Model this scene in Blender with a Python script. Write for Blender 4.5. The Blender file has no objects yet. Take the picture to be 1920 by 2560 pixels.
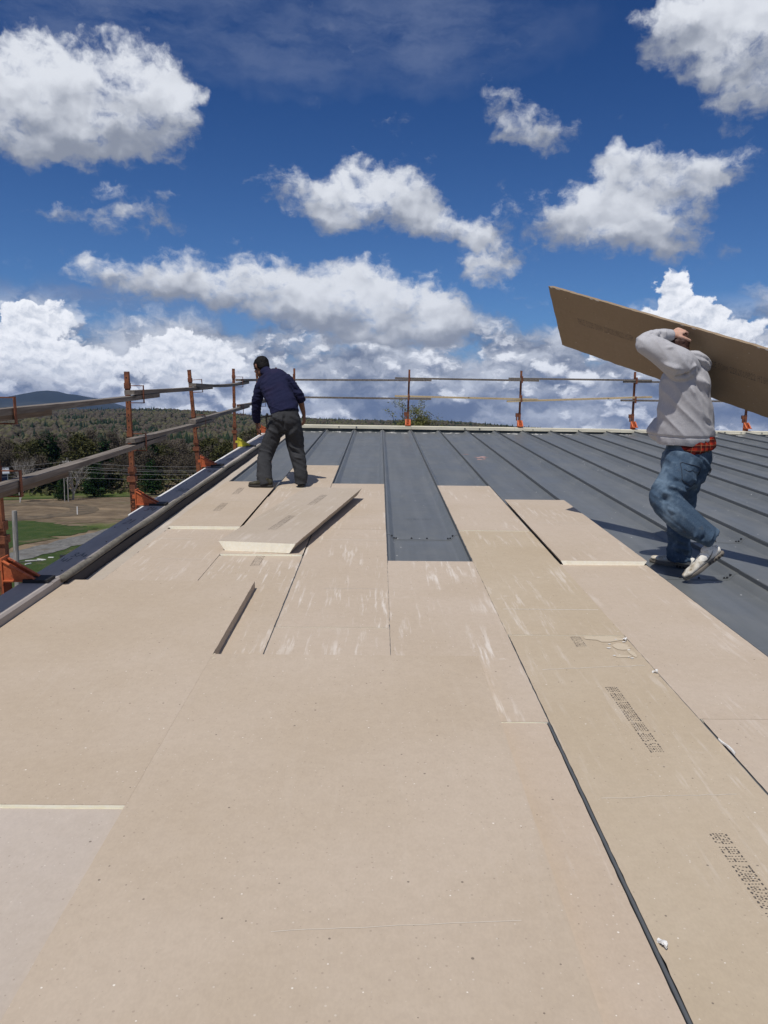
import bpy, bmesh, math, random
import numpy as np
from mathutils import Matrix, Vector, noise as mnoise

R = math.radians
rng = random.Random(7)
nrs = np.random.RandomState(11)
SC = bpy.context.scene
COL = SC.collection

# ------------------------------------------------------------------ camera
SLOPE = R(4.7)                                   # the roof climbs gently away from the camera
ROOF = Matrix.Rotation(SLOPE, 4, 'X')            # roof frame -> world
CAM_H = 1.370                                    # lens height over the boards
_p, _y, _r = R(10.8647), R(0.4102), R(0.6012)
_fw = Vector((math.sin(_y)*math.cos(_p), math.cos(_y)*math.cos(_p), -math.sin(_p)))
_rt = Vector((math.cos(_y), -math.sin(_y), 0.0))
_up = _rt.cross(_fw)
_rt2 = _rt*math.cos(_r) + _up*math.sin(_r)
_up2 = -_rt*math.sin(_r) + _up*math.cos(_r)
cam_data = bpy.data.cameras.new('camera')
cam_data.sensor_fit = 'VERTICAL'
cam_data.sensor_height = 24.0
cam_data.lens = 24.0*1920/2560
cam_data.clip_start = 0.05
cam_data.clip_end = 40000
cam = bpy.data.objects.new('camera', cam_data)
COL.objects.link(cam)
_m = Matrix((_rt2, _up2, -_fw)).transposed().to_4x4()
cam.matrix_world = ROOF @ Matrix.Translation((0, 0, CAM_H)) @ _m
SC.camera = cam

# ------------------------------------------------------------------ view, sun, sky
SC.view_settings.view_transform = 'Standard'
SC.view_settings.look = 'None'
SC.view_settings.exposure = 0.05
SC.view_settings.gamma = 1.0
SC.view_settings.use_curve_mapping = False
SC.render.engine = 'CYCLES'

SUN_EL, SUN_AZ = R(62), R(205)                   # azimuth clockwise from +Y: behind the camera, a little left
_sv = Vector((math.sin(SUN_AZ)*math.cos(SUN_EL), math.cos(SUN_AZ)*math.cos(SUN_EL), math.sin(SUN_EL)))
sun_data = bpy.data.lights.new('sun', 'SUN')
sun_data.energy = 3.6
sun_data.angle = R(0.53)
sun_data.color = (1.0, 0.955, 0.89)
sun = bpy.data.objects.new('sun', sun_data)
COL.objects.link(sun)
sun.rotation_euler = (-_sv).to_track_quat('-Z', 'Y').to_euler()
sun.location = (0, 0, 30)

# clouds in azimuth / elevation (degrees): centre az, el, half width, half height, weight
CUMULUS = [(-23.57,21.75,3.51,2.15,1.2), (-21.71,20.03,4.93,2.85,1.3), (-18.24,20.48,4.81,2.59,1.3), (-16.12,21.76,2.64,1.96,1), (-24.79,18.56,3.47,1.8,0.9), (-15.89,19.15,3.19,1.58,0.8), (-14.17,20.65,1.62,1.55,0.5), (23.44,24.64,4.8,2.46,1.3), (24.96,22.04,3.47,2.57,1.1), (20.91,25.24,3.65,1.65,0.8), (24.56,19.87,2.55,1.48,0.5), (15.98,18.11,1.43,1.45,0.9), (15.44,16.47,2.52,1.99,1), (18.54,15.12,3.85,2.33,1.1), (21.1,16.86,2.19,1.6,0.8), (22.58,15.89,1.99,1.92,0.8), (12.36,14.9,2.6,1.89,0.9), (15.25,13.59,4,1.9,1), (19.27,12.48,4.54,1.37,0.6), (-2.13,16.85,2.12,1.71,0.8), (-0.79,15.55,4.65,1.74,1), (-4.12,15.92,2.12,1.9,0.8), (-6.09,17.02,1.72,1.02,0.5), (1.85,16.6,2.32,1.89,0.6), (3.54,15.12,2.32,1.57,0.5), (-13.89,11.1,2.58,1.6,0.9), (-17.32,10.44,2.84,1.41,0.7), (-10.71,10.19,4.16,1.82,1), (-6.78,9.38,5.02,2.23,1.2), (-2.76,8.52,5.1,2.63,1.2), (1.29,8.89,4.32,2.44,1.1), (3.66,7.93,3.14,1.89,1), (-5.11,11.95,2.32,1.08,0.5), (8.44,22.34,1.69,1.08,0.5), (9.6,20.96,1.87,1.42,0.8), (10.91,19.94,2.23,0.95,0.6), (7.73,12.49,1.73,1.61,0.95), (8.11,10.62,1.46,1.83,0.9), (-18.44,13.59,2.27,0.88,1), (-19.73,14.9,2.4,0.92,0.75), (-22.2,14.22,1.98,0.58,0.5), (-14.92,14.61,1.81,0.95,0.75), (-10.68,12.95,2.26,0.71,0.45), (5.38,14.2,2.32,1.06,0.95), (7.84,14.61,2.1,1.11,0.75), (-17.94,9.79,3.18,1.41,0.8), (2.67,6.62,5.51,1.34,0.7)]
TOWERS = [(-24.26,7.86,1.61,0.92,1.1), (-23.59,7.01,1.77,1.09,0.9), (-25.3,5.72,2.3,1.56,1.2), (-22.22,5.28,2.42,1.43,1.1), (-24.27,3.66,3.82,1.91,1.2), (-20.2,4.13,2.18,1.14,0.8), (-15.56,6.2,1.8,1.16,1.1), (-13.35,5.32,2.68,1.51,1), (-16.85,4.25,3.57,1.5,1.1), (-10.78,4.1,3.42,1.2,1), (20.39,10.79,1.18,1.18,1.2), (21.13,9.41,1.54,1.41,1.2), (22.39,8.75,1.15,0.87,1), (20.08,7.95,1.88,1.03,1), (21.88,7.27,2.45,1.27,1), (24.25,5.97,3.26,1.42,1), (18.93,6.75,1.91,1.46,0.8), (26,7.09,1.15,0.92,0.6)]
VEILS = [(-6.71,25.34,16.02,2.56,0.55), (3.97,26.54,7.8,1.77,0.3), (-18.3,7.63,9.14,1.87,0.8), (25.29,7.42,5.04,1.43,0.5), (-20.11,25.17,5.17,1.71,0.35), (-22.95,9.13,4.12,1.07,0.3)]

world = bpy.data.worlds.new('World')
SC.world = world
world.use_nodes = True
WT = world.node_tree
WT.nodes.clear()

class G:
    """tiny node helper"""
    def __init__(s, tree): s.t = tree
    def n(s, typ, **kw):
        o = s.t.nodes.new(typ)
        for k, v in kw.items():
            if k == 'ins':
                for kk, vv in v.items():
                    if hasattr(vv, 'is_linked') or isinstance(vv, bpy.types.NodeSocket): s.t.links.new(vv, o.inputs[kk])
                    else: o.inputs[kk].default_value = vv
            else: setattr(o, k, v)
        return o
    def m(s, op, a, b=None, c=None, clamp=False):
        o = s.t.nodes.new('ShaderNodeMath'); o.operation = op; o.use_clamp = clamp
        for i, v in enumerate((a, b, c)):
            if v is None: continue
            if isinstance(v, bpy.types.NodeSocket): s.t.links.new(v, o.inputs[i])
            else: o.inputs[i].default_value = v
        return o.outputs[0]
    def v(s, op, a, b=None, c=None, sc=None):
        o = s.t.nodes.new('ShaderNodeVectorMath'); o.operation = op
        for i, v in enumerate((a, b, c)):
            if v is None: continue
            if isinstance(v, bpy.types.NodeSocket): s.t.links.new(v, o.inputs[i])
            else: o.inputs[i].default_value = v
        if sc is not None:
            if isinstance(sc, bpy.types.NodeSocket): s.t.links.new(sc, o.inputs['Scale'])
            else: o.inputs['Scale'].default_value = sc
        return o.outputs['Value'] if op in ('DOT_PRODUCT', 'LENGTH', 'DISTANCE') else o.outputs[0]
    def noise(s, vec, scale, detail=4, rough=.5, dist=0.0, out=0, lac=2.0):
        o = s.t.nodes.new('ShaderNodeTexNoise')
        o.inputs['Scale'].default_value = scale; o.inputs['Detail'].default_value = detail
        o.inputs['Roughness'].default_value = rough; o.inputs['Distortion'].default_value = dist
        o.inputs['Lacunarity'].default_value = lac
        if vec is not None: s.t.links.new(vec, o.inputs['Vector'])
        return o.outputs[out]
    def step(s, x, a, b, lo=0.0, hi=1.0):
        o = s.t.nodes.new('ShaderNodeMapRange'); o.interpolation_type = 'SMOOTHSTEP'
        if isinstance(x, bpy.types.NodeSocket): s.t.links.new(x, o.inputs[0])
        o.inputs[1].default_value = a; o.inputs[2].default_value = b
        o.inputs[3].default_value = lo; o.inputs[4].default_value = hi
        return o.outputs[0]
    def mix(s, f, a, b, blend='MIX'):
        o = s.t.nodes.new('ShaderNodeMix'); o.data_type = 'RGBA'; o.blend_type = blend
        for i, v in ((0, f), (6, a), (7, b)):
            if isinstance(v, bpy.types.NodeSocket): s.t.links.new(v, o.inputs[i])
            elif i == 0: o.inputs[0].default_value = v
            else: o.inputs[i].default_value = (*v, 1) if len(v) == 3 else v
        return o.outputs[2]

def build_sky():
    g = G(WT)
    tc = g.n('ShaderNodeTexCoord').outputs['Generated']
    d = g.v('NORMALIZE', tc)
    sx = g.n('ShaderNodeSeparateXYZ', ins={0: d})
    az = g.m('MULTIPLY', g.m('ARCTAN2', sx.outputs[0], sx.outputs[1]), 57.29578)
    el = g.m('MULTIPLY', g.m('ARCSINE', sx.outputs[2]), 57.29578)
    q = g.n('ShaderNodeCombineXYZ', ins={0: az, 1: el, 2: 0.0}).outputs[0]
    sky = g.n('ShaderNodeTexSky', sky_type='NISHITA', sun_disc=False, sun_elevation=SUN_EL, sun_rotation=SUN_AZ, altitude=300.0, air_density=1.0, dust_density=0.3, ozone_density=2.0)
    blue = g.mix(1.0, sky.outputs[0], g.mix(g.step(el, 2, 30), SKY_TINT, SKY_TINT_UP), 'MULTIPLY')
    # ragged outlines: warp the lookup with two sizes of noise
    w1 = g.v('SUBTRACT', g.noise(q, .20, 3, .55, out=1), (.5, .5, .5))
    w2 = g.v('SUBTRACT', g.noise(q, .75, 4, .6, out=1), (.5, .5, .5))
    qw = g.v('MULTIPLY_ADD', w2, (2.0, 1.5, 0), g.v('MULTIPLY_ADD', w1, (6.5, 4.6, 0), q))
    def field(blobs):
        acc = None
        for a, e, rx, ry, w in blobs:
            v = g.v('MULTIPLY_ADD', qw, (1/rx, 1/ry, 0), (-a/rx, -e/ry, 1))
            r = g.m('MULTIPLY', g.m('SUBTRACT', 3.0, g.v('DOT_PRODUCT', v, v), clamp=False), .5)
            r = g.m('MULTIPLY', g.m('MAXIMUM', r, 0.0), 1.0)
            s = g.v('SCALE', v, sc=r)
            acc = g.v('MULTIPLY', s, (w, w, w)) if acc is None else g.v('MULTIPLY_ADD', s, (w, w, w), acc)
        o = g.n('ShaderNodeSeparateXYZ', ins={0: acc})
        D = o.outputs[2]
        gy = g.m('DIVIDE', o.outputs[1], g.m('ADD', D, .05))
        gx = g.m('DIVIDE', o.outputs[0], g.m('ADD', D, .05))
        return D, gy, gx
    q2 = g.v('MULTIPLY', q, (1, 1.25, 1))
    qd = g.v('MULTIPLY_ADD', w2, (1.3, 1.3, 0), q2)
    up = g.v('ADD', qd, (-.25, .9, 0))
    n0 = g.noise(qd, .30, 8, .56)
    relief = g.m('SUBTRACT', g.noise(qd, .24, 3, .5), g.noise(up, .24, 3, .5))
    fine = g.noise(qd, 1.3, 8, .62)
    wisp = g.noise(g.v('ADD', g.v('MULTIPLY', qd, (.75, 1.5, 1)), g.v('SCALE', w1, sc=5.0)), .55, 6, .65)
    # crisp cumulus
    D, gy, gx = field(CUMULUS)
    dens = g.m('ADD', g.m('MULTIPLY', g.m('MINIMUM', D, 1.6), .85), g.m('ADD', g.m('MULTIPLY', n0, 2.7), g.m('MULTIPLY', g.m('ADD', fine, g.m('MULTIPLY', g.m('SUBTRACT', wisp, .5), 1.1)), 1.0)))
    aC = g.step(dens, 2.20, 3.25)
    lit = g.m('MULTIPLY_ADD', relief, 1.9, .32)
    lit = g.m('MULTIPLY_ADD', gy, .70, lit)
    lit = g.m('MULTIPLY_ADD', gx, -.10, lit)
    lit = g.m('MULTIPLY_ADD', g.m('SUBTRACT', fine, .5), .13, lit)
    lit = g.m('MULTIPLY_ADD', g.step(g.m('MULTIPLY_ADD', n0, 1.2, D), .9, 2.6), .34, lit)
    cC = g.mix(g.step(lit, .05, 1.05), CLOUD_DARK, CLOUD_LIGHT)
    # far white towers
    T, ty, tx = field(TOWERS)
    nf = g.noise(qd, .8, 9, .62)
    nf2 = g.noise(g.v('ADD', qd, (-.15, .4, 0)), .8, 7, .62)
    dt = g.m('ADD', g.m('MULTIPLY', g.m('MINIMUM', T, 1.8), 1.1), g.m('MULTIPLY', nf, 1.5))
    aT = g.step(dt, 1.62, 1.95)
    lt = g.m('MULTIPLY_ADD', g.m('SUBTRACT', nf, nf2), 1.5, .68)
    lt = g.m('MULTIPLY_ADD', ty, .25, lt)
    cT = g.mix(g.step(lt, 0, 1), (.36, .42, .53), (.93, .95, 1.0))
    # thin veils
    V, vy, vx = field(VEILS)
    nv = g.noise(g.v('MULTIPLY', qd, (.5, 1.3, 1)), .35, 8, .6)
    aV = g.m('MULTIPLY', g.m('MULTIPLY', V, g.step(nv, .25, .7)), .8, clamp=True)
    cV = (.17, .22, .36)
    # low grey bank along the horizon, all the way round
    dh = g.v('MULTIPLY_ADD', w2, (2.2, 1.5, 0), q)
    nb = g.noise(g.v('MULTIPLY', dh, (.6, 1.0, 1)), .30, 8, .55)
    nb2 = g.noise(g.v('MULTIPLY', g.v('ADD', dh, (-.2, 1.0, 0)), (.6, 1.0, 1)), .30, 6, .5)
    cov = g.m('MULTIPLY_ADD', g.m('SUBTRACT', BANK_TOP, el), .22, g.m('MULTIPLY', g.m('SUBTRACT', nb, .5), 3.0))
    aB = g.step(cov, -.1, .55)
    lb = g.m('MULTIPLY_ADD', g.m('SUBTRACT', nb, nb2), 1.6, g.m('MULTIPLY_ADD', g.noise(g.v('MULTIPLY', dh, (.5, .9, 1)), .22, 8, .6), 2.0, -.62))
    lb = g.m('MULTIPLY_ADD', el, .022, lb)
    cB = g.mix(g.step(lb, .12, .92), BANK_DARK, BANK_LIGHT)
    # crisp sunlit puffs standing in the bank
    dp = g.v('MULTIPLY_ADD', w2, (1.2, .9, 0), q)
    np1 = g.noise(g.v('MULTIPLY', dp, (.62, 1.0, 1)), .62, 9, .56)
    np2 = g.noise(g.v('MULTIPLY', g.v('ADD', dp, (-.12, .55, 0)), (.62, 1.0, 1)), .62, 6, .5)
    big = g.noise(g.v('MULTIPLY', q, (.5, 1.2, 1)), .16, 3, .5)
    dpf = g.m('ADD', np1, g.m('MULTIPLY', g.m('SUBTRACT', big, .5), 1.0))
    aP = g.m('MULTIPLY', g.step(dpf, .50, .60), g.step(el, 9.5, 5.5))
    lp = g.m('MULTIPLY_ADD', g.m('SUBTRACT', np1, np2), 3.4, g.m('MULTIPLY_ADD', el, .035, .34))
    cP = g.mix(g.step(lp, .05, .95), (.21, .25, .35), (.84, .87, .93))
    # everyday clouds for the rest of the sky, out of frame too
    hz = g.v('SCALE', g.v('MULTIPLY', d, (1, 1, 0)), sc=g.m('DIVIDE', 1.0, g.m('ADD', g.m('MAXIMUM', sx.outputs[2], 0.0), .18)))
    ng = g.noise(hz, 1.1, 8, .55)
    outside = g.m('MAXIMUM', g.step(g.m('ABSOLUTE', az), 30, 44), g.step(el, 31, 40))
    aG = g.m('MULTIPLY', g.step(ng, .5, .64), outside)
    cG = g.mix(g.step(ng, .52, .75), (.7, .73, .78), (.42, .45, .52))
    def over(f, a, b): return g.mix(f, a, g.v('SCALE', b, sc=10.0) if isinstance(b, bpy.types.NodeSocket) else tuple(10*c for c in b))
    c = over(aG, blue, cG)
    c = over(aV, c, cV)
    c = over(aB, c, cB)
    c = over(aP, c, cP)
    c = over(g.m('MULTIPLY', aT, g.step(el, 1.5, 4.5)), c, cT)
    c = over(aC, c, cC)
    bg = g.n('ShaderNodeBackground', ins={0: c, 1: 0.1})
    out = g.n('ShaderNodeOutputWorld', ins={0: bg.outputs[0]})
SKY_TINT = (.33, .53, .80)
SKY_TINT_UP = (.115, .28, .555)
CLOUD_DARK, CLOUD_LIGHT = (.25, .28, .35), (.72, .75, .81)
BANK_TOP = 8.2
BANK_DARK, BANK_LIGHT = (.13, .165, .25), (.66, .70, .78)
build_sky()
world.cycles.sampling_method = 'MANUAL'
world.cycles.sample_map_resolution = 512

# ------------------------------------------------------------------ helpers
def mat(name, color=(.5, .5, .5), rough=.6, metal=0.0, spec=.5, fn=None):
    m = bpy.data.materials.new(name); m.use_nodes = True
    t = m.node_tree; b = t.nodes['Principled BSDF']
    b.inputs['Base Color'].default_value = (*color, 1)
    b.inputs['Roughness'].default_value = rough
    b.inputs['Metallic'].default_value = metal
    b.inputs['Specular IOR Level'].default_value = spec
    if fn:
        g = G(t); g.b = b
        g.obj = g.n('ShaderNodeTexCoord').outputs['Object']
        fn(g)
    return m

def setc(g, c): g.t.links.new(c, g.b.inputs['Base Color'])
def setr(g, c): g.t.links.new(c, g.b.inputs['Roughness'])
def bump(g, h, strength=.3, dist=.01):
    o = g.n('ShaderNodeBump', ins={'Strength': strength, 'Distance': dist, 'Height': h})
    g.t.links.new(o.outputs[0], g.b.inputs['Normal'])

def tag(o, label=None, cat=None, group=None, kind=None):
    if label: o['label'] = label
    if cat: o['category'] = cat
    if group: o['group'] = group
    if kind: o['kind'] = kind
    return o

def link(o, parent=None, mw=None):
    COL.objects.link(o)
    if parent: o.parent = parent
    if mw is not None: o.matrix_local = mw
    return o

def empty(name, mw):
    o = bpy.data.objects.new(name, None); o.empty_display_size = .2
    return link(o, None, mw)

def mesh_obj(name, verts, faces, mats, parent=None, mw=None, smooth=False, fmat=None):
    me = bpy.data.meshes.new(name)
    me.from_pydata([tuple(v) for v in verts], [], faces)
    for m in (mats if isinstance(mats, (list, tuple)) else [mats]): me.materials.append(m)
    if fmat is not None: me.polygons.foreach_set('material_index', fmat)
    if smooth: me.polygons.foreach_set('use_smooth', [True]*len(me.polygons))
    me.update()
    return link(bpy.data.objects.new(name, me), parent, mw)

class MB:
    """collects shapes into one mesh"""
    def __init__(s): s.v = []; s.f = []; s.mi = []
    def add(s, vs, fs, mi=0):
        o = len(s.v); s.v += [Vector(v) for v in vs]; s.f += [tuple(i+o for i in f) for f in fs]; s.mi += [mi]*len(fs); return s
    def box(s, x0, x1, y0, y1, z0, z1, mi=0, M=None):
        vs = [Vector((x, y, z)) for z in (z0, z1) for x, y in ((x0, y0), (x1, y0), (x1, y1), (x0, y1))]
        if M is not None: vs = [M @ v for v in vs]
        return s.add(vs, [(3, 2, 1, 0), (4, 5, 6, 7), (0, 1, 5, 4), (1, 2, 6, 5), (2, 3, 7, 6), (3, 0, 4, 7)], mi)
    def bar(s, a, b, w, h, upv=(0, 0, 1), mi=0):
        a, b = Vector(a), Vector(b); t = (b-a).normalized(); u = Vector(upv); x = t.cross(u).normalized(); z = x.cross(t)
        vs = [p+x*sx*w/2+z*sz*h/2 for p in (a, b) for sx, sz in ((-1, -1), (1, -1), (1, 1), (-1, 1))]
        return s.add(vs, [(3, 2, 1, 0), (4, 5, 6, 7), (0, 1, 5, 4), (1, 2, 6, 5), (2, 3, 7, 6), (3, 0, 4, 7)], mi)
    def tube(s, pts, rad, n=8, mi=0, cap=True):
        pts = [Vector(p) for p in pts]
        rad = rad if isinstance(rad, (list, tuple)) else [rad]*len(pts)
        o = len(s.v); prev = None
        for i, p in enumerate(pts):
            t = (pts[min(i+1, len(pts)-1)]-pts[max(i-1, 0)]).normalized()
            r = prev if prev is not None else (Vector((1, 0, 0)) if abs(t.x) < .8 else Vector((0, 1, 0)))
            x = (r-t*r.dot(t)).normalized(); y = t.cross(x); prev = x
            for k in range(n):
                a = 2*math.pi*k/n
                s.v.append(p+x*math.cos(a)*rad[i]+y*math.sin(a)*rad[i])
        for i in range(len(pts)-1):
            for k in range(n):
                a = o+i*n+k; b = o+i*n+(k+1) % n
                s.f.append((a, b, b+n, a+n)); s.mi.append(mi)
        if cap:
            s.f.append(tuple(o+k for k in reversed(range(n)))); s.mi.append(mi)
            s.f.append(tuple(o+(len(pts)-1)*n+k for k in range(n))); s.mi.append(mi)
        return s
    def build(s, name, mats, parent=None, mw=None, smooth=False):
        return mesh_obj(name, s.v, s.f, mats, parent, mw, smooth, s.mi)

def at(X, Y, h, rz=0.0):
    """matrix of a thing standing at roof coordinates"""
    return ROOF @ Matrix.Translation((X, Y, h)) @ Matrix.Rotation(rz, 4, 'Z')

# 5x7 dot letters (ink-jet print) and stroke letters (marker)
DOT = {'T': '1F0404040404', 'H': '11111F111111', 'I': '0E040404040E', 'S': '0F100E01011E', 'D': '1E111111111E', 'E': '1F101E10101F',
       'O': '0E111111110E', 'W': '11111515150A', 'N': '111915131111', 'G': '0F101713110F', '0': '0E131519110E', '2': '0E1102040C1F',
       '1': '040C0404040E', '6': '06081E11110E', '8': '0E110E11110E', '4': '02060A1F0202', '5': '1F101E01011E', '3': '1E010E01011E'}
def dot_print(text, cx, cy, mb, drop=.0, start=0.0, stop=9.0):
    """text runs along +Y, letters' tops towards -X; dots are thin quads"""
    y = 0
    for ch in text:
        if ch == ' ': y += 4*cy; continue
        rows = [int(DOT[ch][i:i+2], 16) for i in range(0, 12, 2)]
        for r, bits in enumerate(rows):
            for c in range(5):
                if bits >> (4-c) & 1 and rng.random() > drop and start <= y+c*cy <= stop:
                    X = (r-2.5)*cx+rng.uniform(-.1, .1)*cx; Y = y+c*cy
                    ex = cx*.30*(.7+.5*rng.random()); ey = cy*.42
                    mb.add([(X-ex, Y-ey, 0), (X+ex, Y-ey, 0), (X+ex, Y+ey, 0), (X-ex, Y+ey, 0)], [(0, 1, 2, 3)])
        y += 6.2*cy
    return y

def ribbon(mb, pts, w, z=0.0):
    for a, b in zip(pts, pts[1:]):
        a = Vector((a[0], a[1], z)); b = Vector((b[0], b[1], z)); t = (b-a).normalized(); n = Vector((-t.y, t.x, 0))*w/2; e = t*w*.3
        mb.add([a-n-e, b-n+e, b+n+e, a+n-e], [(0, 1, 2, 3)])

# ------------------------------------------------------------------ materials
def _facer(g):
    oi = g.n('ShaderNodeObjectInfo')
    rnd = g.m('MULTIPLY', oi.outputs['Random'], 37.0)
    p = g.v('ADD', g.obj, g.n('ShaderNodeCombineXYZ', ins={0: rnd, 1: rnd, 2: rnd}).outputs[0])
    base = oi.outputs['Color']
    big = g.noise(p, 1.3, 5, .6)
    c = g.mix(g.step(big, .3, .7), base, g.mix(1.0, base, (.93, .915, .88), 'MULTIPLY'))
    mott = g.noise(p, 26, 6, .65)
    c = g.mix(g.step(mott, .3, .72, 0, .38), c, g.mix(1.0, c, (.86, .85, .84), 'MULTIPLY'))
    fib = g.noise(g.v('MULTIPLY', p, (1, .55, 1)), 130, 3, .6)
    c = g.mix(g.step(fib, .3, .7, 0, .35), c, g.mix(1.0, c, (1.16, 1.16, 1.15), 'MULTIPLY'))
    def specks(scale, lo, seed):
        vo = g.n('ShaderNodeTexVoronoi', voronoi_dimensions='2D', feature='F1', ins={'Vector': g.v('ADD', p, (seed, seed, 0)), 'Scale': scale, 'Randomness': 1.0})
        rn = g.n('ShaderNodeSeparateColor', ins={0: vo.outputs['Color']})
        size = g.m('MULTIPLY', g.m('MULTIPLY', rn.outputs[1], rn.outputs[1]), lo)
        near = g.m('LESS_THAN', vo.outputs['Distance'], g.m('ADD', size, lo*.22))
        return g.m('MULTIPLY', near, g.m('GREATER_THAN', rn.outputs[0], .78))
    c = g.mix(g.m('MULTIPLY', specks(15, .05, 1.3), .7), c, (.10, .08, .065))
    c = g.mix(g.m('MULTIPLY', specks(47, .12, 4.1), .30), c, (.16, .125, .10))
    c = g.mix(g.m('MULTIPLY', specks(13.3, .032, 7.7), .8), c, (.78, .74, .66))
    c = g.mix(g.m('MULTIPLY', specks(41, .09, 9.9), .32), c, (.72, .68, .60))
    # chalky scuffs running along the board, as strong as the object's alpha
    st = g.noise(g.v('MULTIPLY', p, (26, 1.9, 1)), 1.0, 7, .68)
    pt = g.noise(g.v('MULTIPLY', p, (1.6, .9, 1)), 1.5, 4, .6)
    sm = g.m('MULTIPLY', g.step(st, .53, .66), g.step(pt, .40, .62))
    st2 = g.noise(g.v('MULTIPLY', p, (7, 14, 1)), 1.0, 6, .7)
    sm2 = g.m('MULTIPLY', g.step(st2, .60, .72), g.step(pt, .53, .66))
    c = g.mix(g.m('MULTIPLY', g.m('MAXIMUM', sm, sm2), g.m('MULTIPLY', oi.outputs['Alpha'], .72)), c, (.68, .63, .57))
    setc(g, c)
    bump(g, g.m('ADD', g.m('MULTIPLY', mott, .6), fib), .16, .0012)
M_FACER = mat('paper_facer', (.4, .37, .32), .88, 0, .25, _facer)
def _foam(g):
    n = g.noise(g.obj, 60, 5, .6)
    c = g.mix(g.step(n, .3, .7), (.95, .90, .72), (.98, .95, .82)); setc(g, c); bump(g, n, .3, .002)
M_FOAM = mat('cream_foam', (.8, .74, .5), .9, 0, .2, _foam)
def _metal(g):
    oi = g.n('ShaderNodeObjectInfo')
    rnd = g.m('MULTIPLY', oi.outputs['Random'], 53.0)
    p = g.v('ADD', g.obj, g.n('ShaderNodeCombineXYZ', ins={0: rnd, 1: rnd, 2: 0.0}).outputs[0])
    st = g.noise(g.v('MULTIPLY', p, (9, .35, 1)), 1.0, 6, .6)
    cl = g.noise(g.v('MULTIPLY', p, (2.4, 1.2, 1)), 1.2, 6, .62)
    cr = g.noise(g.v('MULTIPLY', p, (1.5, 13, 1)), 1.0, 5, .65)
    c = g.mix(g.step(st, .3, .7), (.112, .121, .124), (.138, .147, .150))
    c = g.mix(g.step(cl, .45, .7, 0, .35), c, (.185, .193, .196))
    c = g.mix(g.m('MULTIPLY', g.step(cr, .58, .70), .30), c, (.20, .215, .23))
    vo = g.n('ShaderNodeTexVoronoi', voronoi_dimensions='2D', ins={'Vector': p, 'Scale': 7.0})
    rn = g.n('ShaderNodeSeparateColor', ins={0: vo.outputs['Color']})
    c = g.mix(g.m('MULTIPLY', g.step(vo.outputs['Distance'], .06, .02), g.m('GREATER_THAN', rn.outputs[1], .9)), c, (.6, .6, .58))
    setc(g, c)
    setr(g, g.step(cl, .3, .7, .38, .52))
    bump(g, g.noise(g.v('MULTIPLY', p, (2.5, 1.6, 1)), 1.0, 3, .5), .25, .02)
M_METAL = mat('slate_grey_painted_metal', (.1, .12, .14), .45, .0, .5, _metal)
M_SEAM = mat('dark_seam_metal', (.095, .102, .108), .5, .0, .4)
M_SCREW = mat('dark_screw', (.03, .033, .038), .45, .3)
M_CLOSURE = mat('dark_closure', (.035, .045, .048), .75)
def _capm(g):
    n = g.noise(g.v('MULTIPLY', g.obj, (4, 1, 1)), 2.2, 7, .62)
    c = g.mix(g.step(n, .3, .7), (.36, .32, .29), (.44, .395, .355))
    c = g.mix(g.step(g.noise(g.obj, 9, 6, .7), .62, .75, 0, .35), c, (.42, .41, .40)); setc(g, c)
    bump(g, n, .2, .01)
M_CAP = mat('grey_cap_metal', (.1, .1, .12), .72, 0, .22, _capm)
def _roll(g):
    n = g.noise(g.obj, 22, 6, .65)
    c = g.mix(g.step(n, .3, .7), (.13, .12, .10), (.20, .185, .155)); setc(g, c); bump(g, n, .5, .006)
M_ROLL = mat('weathered_grey_foam', (.2, .18, .15), .9, 0, .2, _roll)
M_UNDER = mat('dark_membrane', (.035, .032, .035), .85)
def _cream(g):
    n = g.noise(g.v('MULTIPLY', g.obj, (.6, 6, 6)), 3, 6, .6)
    c = g.mix(g.step(n, .3, .7), (.58, .54, .42), (.74, .70, .56)); setc(g, c)
M_CREAM = mat('cream_nailer', (.7, .66, .5), .8, 0, .3, _cream)
M_WHITE = mat('white_edge', (.72, .71, .68), .7)
M_SEALANT = mat('white_sealant', (.72, .71, .68), .7)
M_INK = mat('board_ink', (.10, .085, .075), .8)
M_MARKER = mat('black_marker', (.008, .008, .012), .4)
M_CHALK = mat('pale_score', (.62, .57, .48), .9)
M_TORN = mat('torn_paper', (.50, .42, .31), .95)
def _rust(g):
    n = g.noise(g.obj, 14, 8, .68); n2 = g.noise(g.obj, 60, 5, .65)
    c = g.mix(g.step(n, .35, .62), (.27, .098, .045), (.14, .052, .030))
    c = g.mix(g.step(n2, .55, .68, 0, .9), c, (.045, .02, .014))
    c = g.mix(g.step(g.noise(g.obj, 5, 4, .6), .55, .7, 0, .35), c, (.50, .20, .10)); setc(g, c); bump(g, n2, .35, .003)
M_RUST = mat('rusty_orange_steel', (.4, .12, .03), .75, 0, .35, _rust)
def _orange(g):
    n = g.noise(g.obj, 20, 7, .65)
    c = g.mix(g.step(n, .35, .6), (.60, .155, .055), (.42, .10, .035))
    c = g.mix(g.step(n, .60, .68), c, (.07, .03, .02)); setc(g, c)
M_ORANGE = mat('orange_paint', (.6, .17, .05), .6, 0, .4, _orange)
M_YELLOW = mat('yellow_paint', (.62, .55, .05), .6, 0, .4)
M_BLACK = mat('black_rubber', (.012, .012, .014), .7)
M_DARKHOLE = mat('dark_hole', (.02, .010, .008), .9)
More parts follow.
